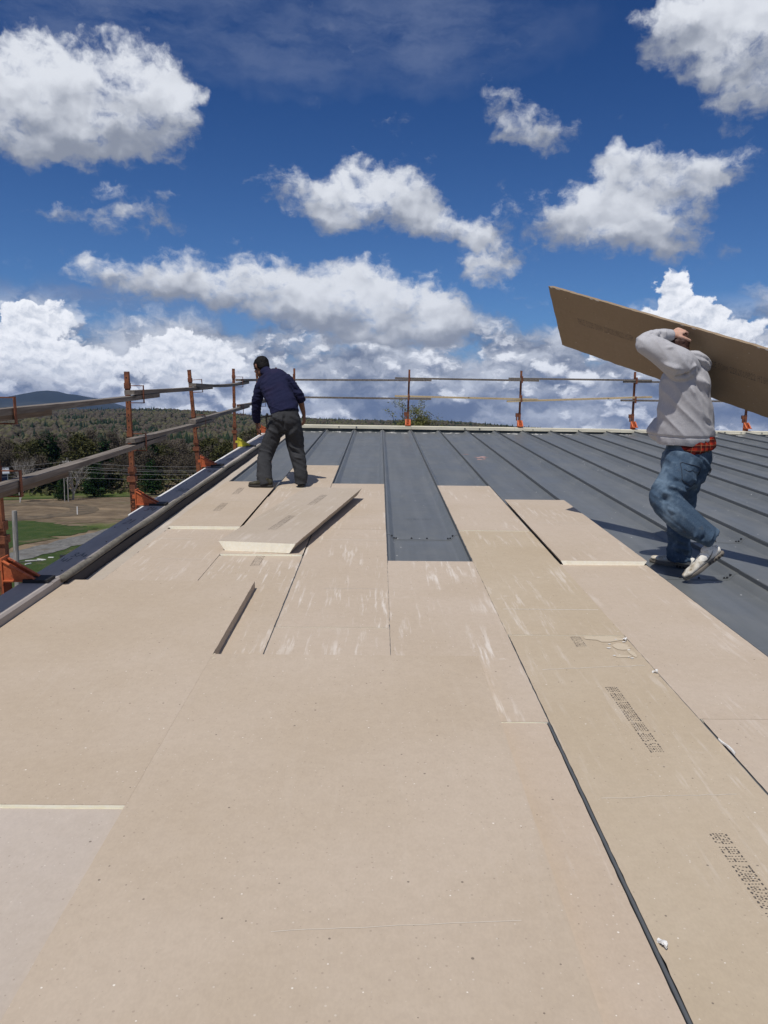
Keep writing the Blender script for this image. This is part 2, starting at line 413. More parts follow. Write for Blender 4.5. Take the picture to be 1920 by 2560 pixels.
def _lumber(c1, c2):
    def f(g):
        oi = g.n('ShaderNodeObjectInfo')
        rnd = g.m('MULTIPLY', oi.outputs['Random'], 91.0)
        p = g.v('ADD', g.obj, g.n('ShaderNodeCombineXYZ', ins={0: rnd, 1: rnd, 2: rnd}).outputs[0])
        gr = g.noise(g.v('MULTIPLY', p, (24, 1.2, 24)), 1.6, 7, .65, .6)
        c = g.mix(g.step(gr, .3, .7), c1, c2)
        c = g.mix(g.step(g.noise(p, 2.2, 5, .6), .5, .75, 0, .5), c, tuple(.55*x for x in c1))
        vo = g.n('ShaderNodeTexVoronoi', ins={'Vector': g.v('MULTIPLY', p, (6, 1.3, 6)), 'Scale': 1.0})
        c = g.mix(g.step(vo.outputs['Distance'], .17, .08, 0, .8), c, tuple(.3*x for x in c1))
        setc(g, c); bump(g, gr, .4, .003)
    return f
M_LUMBER = mat('weathered_lumber', (.2, .18, .16), .85, 0, .25, _lumber((.115, .098, .082), (.245, .215, .185)))
M_BROWNLUM = mat('brown_lumber', (.2, .15, .1), .85, 0, .25, _lumber((.10, .072, .05), (.20, .15, .105)))
M_PINE = mat('fresh_pine', (.5, .38, .2), .8, 0, .3, _lumber((.46, .345, .19), (.62, .49, .30)))

# ------------------------------------------------------------------ the building
PITCH = .6096; X0 = .065; PAN = -.075; GROUND = -14.0
YF = 16.78                                      # far end of the metal
def seam_x(k): return X0+PITCH*k
bld = empty('roofed_building', Matrix.Translation((5.5, 8, GROUND)))
tag(bld, 'low slope building under the workers, grey standing seam metal roof', 'building')
BI = Matrix.Translation((5.5, 8, GROUND)).inverted()
def inb(M): return BI @ M                       # parts are parented to the building's empty

walls = MB()
XW0, XW1 = -2.02, 13.9
c, s_ = math.cos(SLOPE), math.sin(SLOPE)
def rw(X, Y, h): return ROOF @ Vector((X, Y, h))
for (xa, ya, xb, yb) in ((XW0, -5, XW0, 16.9), (XW0, 16.9, XW1, 16.9), (XW1, 16.9, XW1, -5), (XW1, -5, XW0, -5)):
    ta, tb = rw(xa, ya, -.14), rw(xb, yb, -.14)
    walls.add([(ta.x, ta.y, GROUND), (tb.x, tb.y, GROUND), tb, ta], [(0, 1, 2, 3)])
walls.build('wall', mat('pale_wall', (.35, .34, .32), .8), bld, BI)

def panel_profile():
    L = [(.0035, -.002), (.0035, -.030), (.026, -.031), (.031, -.035), (.064, -.0715), (.072, -.075)]
    mid = [(.075, -.075), (.18, -.0755), (.30, -.074), (.43, -.0755)]
    Rr = [(PITCH-x, z) for x, z in reversed(L)]
    return L+mid+Rr
PROF = panel_profile()
LAPS = {0: 6.29, 3: 5.13, 4: 6.28}
def panel_mesh(y0, y1, dz):
    ys = np.linspace(y0, y1, max(2, int((y1-y0)/1.5)+1))
    vs = [(x, y, z+dz) for y in ys for x, z in PROF]; n = len(PROF)
    fs = [(i*n+j, i*n+j+1, (i+1)*n+j+1, (i+1)*n+j) for i in range(len(ys)-1) for j in range(n-1)]
    # visible sheet edge facing down the slope
    o = len(vs)
    vs += [(x, y0, z+dz-.006) for x, z in PROF]
    fs += [(o+j, o+j+1, j+1, j) for j in range(n-1)]
    return vs, fs
screw_mb = MB()
screw_mb.tube([(0, 0, -.004), (0, 0, .003)], .0095, 10); screw_mb.tube([(0, 0, .003), (0, 0, .010)], .0055, 6)
screw_me = None
for k in range(-4, 22):
    lap = LAPS.get(k, 5.13+.9*rng.random() if k > 4 else 6.3)
    x = seam_x(k)
    for part, (a, b, dz) in enumerate(((-5, lap+.05, 0), (lap, YF, .0035))):
        if k == -4:
            vs, fs = panel_mesh(a, b, dz)
            vs = [(max(v[0], .33), v[1], v[2]) for v in vs]
        else: vs, fs = panel_mesh(a, b, dz)
        pn = mesh_obj('roof_panel', vs, fs, M_METAL, bld, inb(ROOF @ Matrix.Translation((x, 0, 0))))
        if part == 1 and k in (0, 3, 4, 5):
            for sx, sz, tilt in ((.046, -.05, -48), (.066, -.072, -20), (.085, -.0748, 0), (.215, -.0745, 0), (.345, -.0742, 0), (.522, -.0748, 0), (.543, -.072, 20), (.563, -.05, 48)):
                so = bpy.data.objects.new('screw', screw_me) if screw_me else None
                M = Matrix.Translation((sx, lap+.035+rng.uniform(-.004, .004), sz+dz)) @ Matrix.Rotation(R(-tilt), 4, 'Y')
                if so is None:
                    so = screw_mb.build('screw', M_SCREW, pn, M); screw_me = so.data
                else: link(so, pn, M)
    sm = MB(); sm.box(-.0050, .0050, -5, YF, -.034, -.0035)
    if k > -4: sm.build('seam', M_SEAM, bld, inb(ROOF @ Matrix.Translation((x, 0, 0))))
    if k > -4:
        cm = MB()
        cm.add([(.006, YF-.03, .0), (PITCH-.006, YF-.03, .0), (PITCH-.03, YF-.03, -.035), (PITCH-.07, YF-.03, -.072), (.07, YF-.03, -.072), (.03, YF-.03, -.035)], [(0, 5, 4, 3, 2, 1)])
        cm.box(.03, PITCH-.03, YF-.04, YF-.03, -.03, -.012)
        cm.build('closure_strip', M_CLOSURE, bld, inb(ROOF @ Matrix.Translation((x, 0, 0))))
        # remains of white sealant where the pans end
        sl = MB()
        for j in range(rng.randint(3, 7)):
            cx = rng.uniform(.09, .50); w = rng.uniform(.01, .10); yy = YF-.06-rng.random()*.25
            n = 7; pts = [(cx+w*math.cos(2*math.pi*i/n)*rng.uniform(.5, 1.1), yy+.05*math.sin(2*math.pi*i/n)*rng.uniform(.4, 1.2), -.0745+.0045) for i in range(n)]
            sl.add(pts, [tuple(range(n))])
        sl.build('sealant', M_SEALANT, bld, inb(ROOF @ Matrix.Translation((x, 0, 0))))['kind'] = 'stuff'

# cream nailer on the far edge, in lengths, with dark knots
xx = -1.76
while xx < 13.8:
    L = rng.uniform(1.9, 2.9); nb = MB()
    dz = rng.uniform(-.004, .004)
    zc = lambda X: .066-.0055*(X+1.76)*.9
    a, b = xx, min(xx+L-.004, 13.85)
    vs = []
    for X in (a, b):
        t = zc(X)+dz
        vs += [(X, YF-.05, t-.062), (X, YF-.05, t), (X, YF+.12, t+.002), (X, YF+.12, t-.075)]
    nb.add(vs, [(0, 1, 5, 4), (1, 2, 6, 5), (2, 3, 7, 6), (0, 4, 7, 3), (0, 3, 2, 1), (4, 5, 6, 7)])
    no = nb.build('edge_nailer', M_CREAM, bld, inb(ROOF))
    for j in range(2):
        kx = rng.uniform(a+.1, b-.1); kb = MB(); kb.tube([(kx, YF-.052, zc(kx)-.03), (kx, YF-.056, zc(kx)-.03)], rng.uniform(.010, .018), 8)
        kb.build('knot', M_SEAM, no, Matrix.Identity(4))
    xx += L
eb = MB(); eb.box(-1.78, 13.85, YF+.005, YF+.10, -.25, -.02); eb.build('fascia', M_CLOSURE, bld, inb(ROOF))

# rake: grey metal cap, tan roll along its inner edge, white outer edge
CAPX0, CAPX1 = -2.075, -1.905
yy = -5.0; first = True
for y1 in (.6, 4.36, 7.5, 10.6, 13.7, 16.85):
    cb = MB(); dz = .0025*(first); first = not first
    t = .100+dz; xo = CAPX1+.0; xi = CAPX0-.008*max(0, yy-4); xj = CAPX0-.008*max(0, y1-4)
    cb.add([(xi, yy, t-.16), (xi, yy, t), (xo-.012, yy, t), (xo, yy, t-.012), (xo, yy, -.02),
            (xj, y1-.002, t-.16), (xj, y1-.002, t), (xo-.012, y1-.002, t), (xo, y1-.002, t-.012), (xo, y1-.002, -.02)],
           [(0, 1, 6, 5), (1, 2, 7, 6), (2, 3, 8, 7), (3, 4, 9, 8), (0, 4, 3, 2, 1), (5, 6, 7, 8, 9)])
    co = cb.build('rake_cap', M_CAP, bld, inb(ROOF))
    for j in range(int((y1-yy)/.42)):
        for X in (CAPX1-.035, CAPX0+.03):
            if rng.random() < .55:
                link(bpy.data.objects.new('rivet', screw_me), co, Matrix.Translation((X+rng.uniform(-.01, .01), yy+.2+j*.42+rng.uniform(-.05, .05), t)) @ Matrix.Scale(.55, 4))
    yy = y1
ob = MB(); ob.add([(x, y, z) for y in (6.4, 16.85) for x, z in ((CAPX0-.008*(y-4)-.003, -.12), (CAPX0-.008*(y-4)-.003, .098), (CAPX0-.008*(y-4)-.030, .098), (CAPX0-.008*(y-4)-.030, -.12))], [(0, 1, 5, 4), (1, 2, 6, 5), (2, 3, 7, 6), (3, 0, 4, 7), (0, 3, 2, 1), (4, 5, 6, 7)]); ob.build('rake_edge_board', M_WHITE, bld, inb(ROOF))
rb = MB()
pts = [(-1.898+.004*math.sin(y*3.1), y, .086+.003*math.sin(y*4.7)) for y in np.linspace(4.46, 16.6, 60)]
rb.tube(pts, [.021+.002*math.sin(i*1.7) for i in range(60)], 12)
rb.build('membrane_roll', M_ROLL, bld, inb(ROOF), smooth=True)
ub = MB(); ub.box(-1.903, -1.879, 4.5, 16.6, .004, .066); ub.build('membrane_flap', M_UNDER, bld, inb(ROOF))

# marker sizes written on the cap:  "41 3/4" and shorter ones further on
def marker(strokes, X, Y, sx, sy, w):
    mb = MB()
    for st in strokes: ribbon(mb, [(X+p[0]*sx, Y+p[1]*sy) for p in st], w, .1042)
    mb.build('handwriting', M_MARKER, bld, inb(ROOF))
# x to the right as read, y up; read from the camera's side
S4 = lambda o: [[(o, 1), (o+.05, .35), (o+.55, .35)], [(o+.42, .85), (o+.42, 0)]]
S1 = lambda o: [[(o, .95), (o, .05)]]
S3 = lambda o: [[(o, .9), (o+.25, 1), (o+.35, .8), (o+.15, .55), (o+.38, .3), (o+.2, .05), (o, .15)]]
SL = lambda o: [[(o, .0), (o+.25, 1.0)]]
S2 = lambda o: [[(o, .8), (o+.2, 1), (o+.35, .75), (o, .05), (o+.4, .05)]]
def trans(st): return [[(p[0]*.9, p[1]) for p in q] for q in st]
marker(S4(0)+S1(.8), -2.055, 4.80, .062, .10, .0085)
marker([[(x+.0, y) for x, y in q] for q in S3(0)]+SL(.55)+[[(x*.8+.85, y*.7) for x, y in q] for q in S4(0)], -2.035, 4.93, .075, .11, .0085)
for Y, st in ((6.0, S2(0)+S1(.7)), (6.55, S3(0)+S4(.6)), (7.6, S3(0)+S1(.6)+S2(.9)), (9.0, S4(0)+S3(.8)), (10.2, S2(0)+S4(.6)), (11.6, S3(0)+S1(.6)), (12.9, S4(0)+S1(.8))):
    marker(st, -2.04, Y, .075, .18, .010)

# ------------------------------------------------------------------ insulation boards
def board(name, X0_, X1_, Y0_, Y1_, top, thick, bevel=.0, color=(.40, .365, .315), scuff=.3, rz=0, label='', group=None, pitchx=0, jit=.0012, cat='insulation board', tilt_y=0):
    cx, cy = (X0_+X1_)/2, (Y0_+Y1_)/2; hx, hy = (X1_-X0_)/2, (Y1_-Y0_)/2
    ring = []
    def edge(a, b, nx, ny):
        n = max(2, int(math.hypot(b[0]-a[0], b[1]-a[1])/.035))
        for i in range(n):
            t = i/n; j = rng.gauss(0, jit)
            if rng.random() < .02: j -= .004*rng.random()
            ring.append((a[0]+(b[0]-a[0])*t+nx*j, a[1]+(b[1]-a[1])*t+ny*j, nx, ny))
    edge((-hx, -hy), (hx, -hy), 0, 1*-1); edge((hx, -hy), (hx, hy), 1, 0); edge((hx, hy), (-hx, hy), 0, 1); edge((-hx, hy), (-hx, -hy), -1, 0)
    n = len(ring); vs = []; fs = []; mi = []
    def sx(v, d): return max(-hx+d, min(hx-d, v))
    for (x, y, nx, ny) in ring: vs.append((x, y, 0))
    for (x, y, nx, ny) in ring: vs.append((x, y, -.0015))
    k = bevel
    for (x, y, nx, ny) in ring: vs.append((x*(hx-k)/hx, y, -thick))
    fs.append(tuple(range(n))); mi.append(0)
    for i in range(n):
        j = (i+1) % n
        fs.append((i, n+i, n+j, j)); mi.append(0)
        fs.append((n+i, 2*n+i, 2*n+j, n+j)); mi.append(0 if (bevel == 0 and abs(ring[i][2]) > .5) or (bevel and abs(ring[i][2]) > .5) else 1)
    fs.append(tuple(2*n+i for i in reversed(range(n)))); mi.append(0)
    M = at(cx, cy, top, rz) @ Matrix.Rotation(R(pitchx), 4, 'X') @ Matrix.Rotation(R(tilt_y), 4, 'Y')
    o = mesh_obj(name, vs, fs, [M_FACER, M_FOAM], None, M, False, mi)
    o.color = (*color, scuff)
    tag(o, label, cat, group)
    return o
def prints(o, text, x, y, cx=.0085, cy=.0031, drop=.04, rz=0, mat_=None, start=0.0, stop=9.0, z=.0012):
    mb = MB(); dot_print(text, cx, cy, mb, drop, start, stop)
    M = Matrix.Translation((x, y, z)) @ Matrix.Rotation(R(rz), 4, 'Z')
    return mb.build('printed_text', mat_ or M_INK, o, M)
def score(o, y, x0, x1, w=.003, slope=0.0, amp=.002):
    mb = MB(); n = 14; pts = [(x0+(x1-x0)*i/n, y+slope*i/n+rng.gauss(0, amp)) for i in range(n+1)]
    ribbon(mb, pts, w, .0010); mb.build('score_line', M_CHALK, o, Matrix.Identity(4))
TXT = 'THIS SIDE DOWN 2202010022 HIGH 600'

TAN, PINK, OLIVE = (.460, .381, .298), (.470, .391, .312), (.452, .375, .280)
def cx_(k): return seam_x(k)
GAP = .0035
def filler(k, y0, y1, label, top=0.0, color=PINK, scuff=.8, rz=0, gl=.0008, gr=.0008, **kw):
    kw.setdefault('jit', .0006)
    return board('insulation_board', seam_x(k)+gl, seam_x(k+1)-gr, y0+.001, y1-.001, top, .072, .045, color, scuff, R(rz), label, 'tan insulation boards laid between the seams', **kw)
TH = -.0015
# outermost narrow strip beside the rake
ys = (4.35, 6.9, 9.35, 11.8, 14.2, 16.6)
for i, (a, b) in enumerate(zip(ys, ys[1:])):
    lab = ('narrow pale board strip along the grey rake cap, nearest length', 'narrow pale board strip along the rake cap beside the board with two prints', 'narrow board strip along the rake cap, left of the stooping worker', 'narrow board strip along the rake cap just beyond the stooping worker', 'farthest narrow board strip along the rake cap at the far corner')[i]
    o = board('edge_board', -1.876, -1.7645, a, b-.004, -.001, .07, .0, (.46, .405, .345), .5, 0, lab, 'narrow board strips beside the rake cap')
# column left of the stooping worker
E1 = filler(-3, 6.31, 8.80, 'raised tan board with two black prints and a cream front edge, left column', .026, TAN, .22, gr=.004)
E2 = filler(-3, 3.86, 6.30, 'scuffed board in the left column, in front of the cream edge', 0, PINK, .75)
for y in (7.08, 8.02): prints(E1, TXT, -.04, y-7.555-.1, .011, .0021)
score(E1, 7.55-7.555, -.25, .28, .005); score(E2, 5.93-5.08, -.28, -.02, .009); score(E2, 5.30-5.08, -.1, .25, .004)
# column under his right foot
D1 = filler(-2, 8.53, 10.51, 'short board under the right boot of the stooping worker', 0, TAN, .55, gl=.003, gr=.004)
D2 = filler(-2, 7.87, 8.52, 'small offcut board between the boots and the loose board', -.002, PINK, .6)
D3 = filler(-2, 5.42, 7.86, 'board lying under the loose thick board', .011, PINK, .7, gl=.004, gr=.004)
D4 = filler(-2, 2.95, 5.41, 'scuffed board reaching from the loose board to the big front sheets', 0, TAN, .95, gl=.003, gr=.0045)
prints(D4, TXT, .0, 5.13-4.18, .011, .0028, stop=.28)
# column left of the open pan
C1 = filler(-1, 6.362, 8.875, 'board left of the bare metal pan, farthest of its column', 0, PINK, .7, gr=.003)
C2 = filler(-1, 3.884, 6.358, 'heavily scuffed board left of the bare metal pan, middle of its column', 0, PINK, 1.0, gl=.003, gr=.001)
C3 = filler(-1, 1.44, 3.88, 'scuffed board running under the big front sheet, left of the centre seam', -.001, PINK, 1.0, gr=.002)
score(C2, 5.95-5.12, -.28, .29, .006); score(C1, 6.9-7.62, -.2, .2, .004); score(C2, 4.6-5.12, -.1, .25, .003)
# column of the open pan
B1 = filler(0, 2.80, 5.30, 'board with white scrape marks closing the bare metal pan', 0, PINK, 1.0)
B2 = filler(0, .35, 2.794, 'pinkish board beside the long dark gap, nearest the camera', -.002, (.478, .393, .312), .45, gr=.010)
# right of the open pan
F1 = filler(1, 6.335, 8.772, 'farthest board right of the bare metal pan', .004, PINK, .75, gr=.007)
F2 = filler(1, 3.792, 6.33, 'board right of the bare metal pan with a straight score line', 0, OLIVE, .6)
F3 = filler(1, 1.352, 3.788, 'olive tan board with long black prints beside the dark gap', -.001, OLIVE, .35, gl=.006, gr=.003)
F4 = filler(1, -1.09, 1.348, 'board at the lower right corner beside the dark gap', -.001, OLIVE, .3)
score(F2, 4.215-5.06, -.26, .285, .007, 0, .001)
score(F3, 3.33-2.57, -.22, .27, .004, .06); score(F3, 2.262-2.57, -.25, .2, .0022, .03)
for y, st in ((1.50, 0), (2.565, 0), (3.63, 0)):
    prints(F3, TXT, 1.018-.979+(.005 if y < 2 else 0), y-2.57, .0092, .0029, stop=3.77-y)
# torn corner of the olive board: peeled paper and crumbs
tm = MB()
for (px, py, sx_, sy_, n) in ((.19, 1.17, .10, .045, 13), (.235, 1.06, .05, .05, 11), (.13, 1.19, .06, .02, 9), (.20, .93, .05, .02, 9), (.26, .98, .015, .07, 9)):
    tm.add([(px+sx_*math.cos(2*math.pi*i/n)*rng.uniform(.6, 1.15), py+sy_*math.sin(2*math.pi*i/n)*rng.uniform(.6, 1.15), .0013+.0001*n) for i in range(n)], [tuple(range(n))])
tm.build('torn_patch', M_TORN, F3, Matrix.Identity(4))['kind'] = 'stuff'
tm = MB()
for j in range(9):
    px, py = rng.uniform(.16, .285), rng.uniform(.88, 1.20); w = rng.uniform(.003, .010); n = 6
    tm.add([(px+w*1.6*math.cos(2*math.pi*i/n)*rng.uniform(.5, 1.15), py+w*.8*math.sin(2*math.pi*i/n)*rng.uniform(.5, 1.15), .0035+.0004*(i % 2)) for i in range(n)], [tuple(range(n))])
tm.build('paper_crumbs', M_SEALANT, F3, Matrix.Identity(4))['kind'] = 'stuff'
# raised board on the next column and the ones before it
G1 = filler(2, 5.235, 7.72, 'thick raised board with a bright cream front edge near the walking worker', .030, PINK, .6)
G2 = filler(2, 2.84, 5.25, 'long board in front of the raised cream edged board, right side', -.002, PINK, .55)
G3 = filler(2, .40, 2.835, 'board at the right edge of the picture beside the torn seam', 0, PINK, .4, gl=.006)
score(G1, 6.55-6.48, -.2, .24, .004)
# big cover sheets laid on top
BIG = 'big tan cover sheets laid on top'
A1 = board('cover_sheet', -1.897, -.7595, 2.125, 4.575, .050, .0485, 0, TAN, .06, 0, 'big tan sheet with a raised right edge, left side beside the rake cap', BIG, cat='cover sheet', jit=.0005)
A2 = board('cover_sheet', -.7607, .470, .925, 3.365, .0494, .0478, 0, TAN, .05, 0, 'big plain tan sheet in the centre foreground', BIG, cat='cover sheet', jit=.0005)
A3 = board('cover_sheet', -1.897, -.760, -.32, 2.117, .041, .0395, 0, (.470, .408, .352), .10, 0, 'pinkish grey sheet at the lower left corner', BIG, cat='cover sheet', jit=.0005)
A4 = board('cover_sheet', -.757, .470, -1.52, .92, .050, .0485, 0, TAN, .05, 0, 'big tan sheet nearest the camera, at its feet', BIG, cat='cover sheet', jit=.0005)
score(A2, 1.60-2.145, -.1, .5, .0016, .04, .001)
# broken corner of the centre sheet
cm = MB()
for (px, py, w) in ((-.605, 1.215, .006), (-.60, 1.17, .010), (-.598, 1.10, .005), (-.612, 1.19, .005)):
    n = 7; cm.add([(px+w*math.cos(2*math.pi*i/n)*rng.uniform(.5, 1.15), py+w*2.0*math.sin(2*math.pi*i/n)*rng.uniform(.5, 1.15), .001) for i in range(n)], [tuple(range(n))])
cm.build('torn_patch', M_TORN, A2, Matrix.Identity(4))['kind'] = 'stuff'
# loose thick board lying askew
Lb = board('loose_board', -.2925, .2925, 0, 0, 0, .074, .052) if False else None
p0, p1 = Vector((-.896, 5.436)), Vector((-.46, 7.92))
ang = -math.atan2(p1.x-p0.x, p1.y-p0.y)
mid = (p0+p1)/2
LB = board('insulation_board', mid.x-.294, mid.x+.294, mid.y-1.22, mid.y+1.22, .098, .074, .048, (.43, .365, .295), .5, ang,
           'loose thick board with slanting sides lying askew on the others', None, pitchx=.55, tilt_y=-.5)
prints(LB, TXT, -.02, -.80, .011, .0028); prints(LB, TXT, .01, .26, .011, .0026)
# torn white paper and a foam crumb in the seams
for (X, Y, L, w, lab, rz) in ((1.285, 2.60, .13, .005, 'torn white strip of facing paper in the right seam', .03), (.694, 1.62, .035, .012, 'small white foam crumb beside the long dark gap', .3), (1.262, 3.72, .03, .016, 'small white foam crumb at the torn board corner', .2), (1.268, 3.30, .024, .012, 'tiny white crumb in the seam past the torn corner', 1.0)):
    tb = MB(); n = 9
    for s in (0, 1):
        for i in range(n+1):
            t = i/n; yv = (t-.5)*L; ww = w*(.35+.65*math.sin(math.pi*t)**.6)*rng.uniform(.6, 1.2)
            tb.v += [Vector((-ww/2, yv, .003+.006*s+.006*math.sin(5*t))), Vector((ww/2, yv, .003+.009*s+.006*math.sin(4*t+1)))]
    for i in range(n):
        o = 2*i; q = 2*(n+1)+2*i
        tb.f += [(o, o+2, o+3, o+1), (q, q+1, q+3, q+2), (o, q, q+2, o+2), (o+1, o+3, q+3, q+1)]; tb.mi += [0]*4
    tag(tb.build('paper_scrap', M_SEALANT, None, at(X, Y, .001, rz)), lab, 'scrap')
# faint stamp and a pinkish patch on the bare metal
sp = bpy.data.objects
mb = MB(); dot_print('HIGH 600', .010, .005, mb, .25)
pm = mb.build('printed_text', M_SEAM, bld, inb(ROOF @ Matrix.Translation((.27, 7.15, PAN+.0062)) @ Matrix.Rotation(R(-90), 4, 'Z')))

# overlapping pinkish blots on one pan, far up the roof
M_PINKPATCH = mat('pinkish_patch', (.42, .27, .24), .6)
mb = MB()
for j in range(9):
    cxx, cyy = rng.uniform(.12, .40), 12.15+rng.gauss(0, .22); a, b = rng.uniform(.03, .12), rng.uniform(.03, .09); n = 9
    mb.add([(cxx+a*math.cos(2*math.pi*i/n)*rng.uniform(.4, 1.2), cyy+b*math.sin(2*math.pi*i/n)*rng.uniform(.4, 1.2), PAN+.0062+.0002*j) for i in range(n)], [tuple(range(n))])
mb.build('pink_patch', M_PINKPATCH, bld, inb(ROOF @ Matrix.Translation((seam_x(2), 0, 0))))['kind'] = 'stuff'

# ------------------------------------------------------------------ guardrail posts
TODD = {'T': [[(0, 1), (1, 1)], [(.5, 1), (.5, 0)]], 'O': [[(.1, 0), (.9, 0), (.9, 1), (.1, 1), (.1, 0)]], 'D': [[(0, 0), (0, 1), (.7, 1), (1, .7), (1, .3), (.7, 0), (0, 0)]]}
def side_post(X, Y, lean, label, bracket=True, bmat=None, braket_label=None, word=False):
    """post outside the rake; local x points inwards over the roof"""
    t = empty('guardrail_post', at(X, Y, 0) @ Matrix.Rotation(R(lean), 4, 'Y'))
    tag(t, label, 'guardrail post', 'rusty guardrail posts around the roof edge')
    I = Matrix.Identity(4)
    m = MB(); m.box(-.0195, .0195, -.0195, .0195, -.7, 1.285); m.build('post_tube', M_RUST, t, I)
    m = MB(); m.box(-.025, .025, -.025, .025, -.75, .31); m.build('sleeve', M_RUST, t, I)
    m = MB()
    for j in range(16): m.box(-.004, .004, -.0211, -.018, .40+j*.055, .413+j*.055)
    h = m.build('punched_holes', M_DARKHOLE, t, I); h['kind'] = 'stuff'
    m = MB(); m.box(-.042, .034, -.036, .036, .292, .338); m.build('collar', M_RUST, t, I)
    m = MB(); m.box(-.030, .030, -.030, .030, .37, .425); m.box(-.022, .022, -.034, -.030, .385, .412); m.build('clamp', M_RUST, t, I)
    for z in (1.03, .60):
        m = MB()
        m.bar((.02, .0, z+.13), (.145, .0, z+.13), .007, .007); m.box(.139, .144, -.014, .014, z-.02, z+.135); m.bar((.02, 0, z-.022), (.145, 0, z-.022), .035, .006)
        m.build('rail_hook', M_RUST, t, I)
        m = MB(); m.box(-.024, .024, -.024, .024, z+.105, z+.155); m.build('hook_collar', M_RUST, t, I)
    if word:
        m = MB(); o = 0
        for ch in 'TODD':
            for st in TODD[ch]:
                pts = [((p[1]-.5)*.034, o+p[0]*.030) for p in st]
                for a, b in zip(pts, pts[1:]): m.bar((-a[0], -.0262, .21-a[1]), (-b[0], -.0262, .21-b[1]), .0055, .002, (0, 1, 0))
            o += .044
        m.build('lettering', M_DARKHOLE, t, I)
    if bracket:
        bm = bmat or M_ORANGE
        m = MB(); yo = -.15
        m.box(.075, .083, yo-.045, yo+.045, -.45, .245); m.build('back_plate', bm, t, I)
        m = MB(); m.bar((.03, yo+.03, .17), (.078, yo+.03, .17), .03, .03); m.bar((.03, yo+.03, -.02), (.078, yo+.03, -.02), .03, .03); m.build('spacer', bm, t, I)
        for s in (-1, 1):
            m = MB(); y0 = yo+s*.034
            a = [(.084, .225), (.265, .116), (.084, .118-.02)]
            m.add([(x, y0-.003, z) for x, z in a]+[(x, y0+.003, z) for x, z in a], [(0, 1, 2), (5, 4, 3), (0, 3, 4, 1), (1, 4, 5, 2), (2, 5, 3, 0)])
            # flange along the sloping edge
            m.add([(.084, y0-.012, .2255), (.262, y0-.012, .1185), (.262, y0+.012, .1185), (.084, y0+.012, .2255), (.084, y0-.012, .231), (.262, y0-.012, .124), (.262, y0+.012, .124), (.084, y0+.012, .231)],
                  [(0, 3, 2, 1), (4, 5, 6, 7), (0, 1, 5, 4), (1, 2, 6, 5), (2, 3, 7, 6), (3, 0, 4, 7)])
            m.build('gusset', bm, t, I)
        m = MB(); m.box(.084, .30, yo-.05, yo+.05, .1055, .114); m.build('foot_plate', bm, t, I)
        m = MB(); m.box(.20, .345, yo-.055, yo+.055, .101, .1205); m.build('rubber_pad', M_BLACK, t, I)
    return t
names = [('rusty post nearest the camera with an orange bracket bolted over the rake cap', 0), ('rusty post with raised letters on its sleeve, second along the rake', 1),
         ('leaning rusty post with a red orange bracket, third along the rake', 2), ('rusty post with a yellow bracket just left of the stooping worker', 3),
         ('guardrail post hidden behind the head of the stooping worker', 4), ('rusty post at the far left corner, its top above the worker shoulder', 5)]
PY = [4.52, 7.0, 9.6, 12.05, 14.5, 17.0]
LEAN = [0, -.2, -3.6, .2, -.5, 0]
PX = [-2.265, -2.262, -2.262, -2.262, -2.27, -2.26]
for i in range(6):
    side_post(PX[i], PY[i], LEAN[i], names[i][0], True, M_YELLOW if i == 3 else M_ORANGE, word=(i in (1,)))

def far_post(X, lean, label):
    t = empty('guardrail_post', at(X, YF+.20, 0) @ Matrix.Rotation(R(lean), 4, 'Y'))
    tag(t, label, 'guardrail post', 'rusty guardrail posts around the roof edge')
    I = Matrix.Identity(4)
    m = MB(); m.box(-.020, .020, -.020, .020, -.6, 1.27); m.build('post_tube', M_RUST, t, I)
    m = MB(); m.box(-.026, .026, -.026, .026, -.6, .36); m.build('sleeve', M_RUST, t, I)
    m = MB(); m.box(-.085, -.03, -.03, .03, .27, .35); m.box(-.075, -.05, -.04, .0, .19, .27); m.build('clamp', M_RUST, t, I)
    for z in (1.06, .65):
        m = MB(); m.bar((0, -.02, z+.09), (0, -.14, z+.09), .010, .010); m.box(-.018, .018, -.146, -.139, z-.045, z+.095); m.bar((0, -.02, z-.047), (0, -.145, z-.047), .035, .006)
        m.build('rail_hook', M_RUST, t, I)
    m = MB(); m.box(-.058, .058, -.062, -.054, -.05, .20); m.build('back_plate', M_ORANGE, t, I)
    for s in (-1, 1):
        m = MB(); x0 = s*.045; a = [(-.063, .19), (-.20, .085), (-.063, .085)]
        m.add([(x0-.004, y, z) for y, z in a]+[(x0+.004, y, z) for y, z in a], [(0, 2, 1), (3, 4, 5), (0, 1, 4, 3), (1, 2, 5, 4), (2, 0, 3, 5)])
        m.bar((x0, -.063, .193), (x0, -.203, .086), .026, .006); m.build('gusset', M_ORANGE, t, I)
    m = MB(); m.box(-.06, .06, -.24, -.063, .073, .082); m.build('foot_plate', M_ORANGE, t, I)
    return t
for X, ln, lab in ((-1.86, 0, 'far edge post at the left corner beside the worker shoulder'), (.62, 1.0, 'far edge post in front of the budding tree'), (3.08, 0, 'far edge post in the middle of the far guardrail'),
                   (5.58, -.8, 'far edge post just left of the walking worker'), (8.07, 0, 'far edge post below the carried board at the right border'), (10.5, 0, 'far edge post out past the right border')):
    far_post(X, ln, lab)

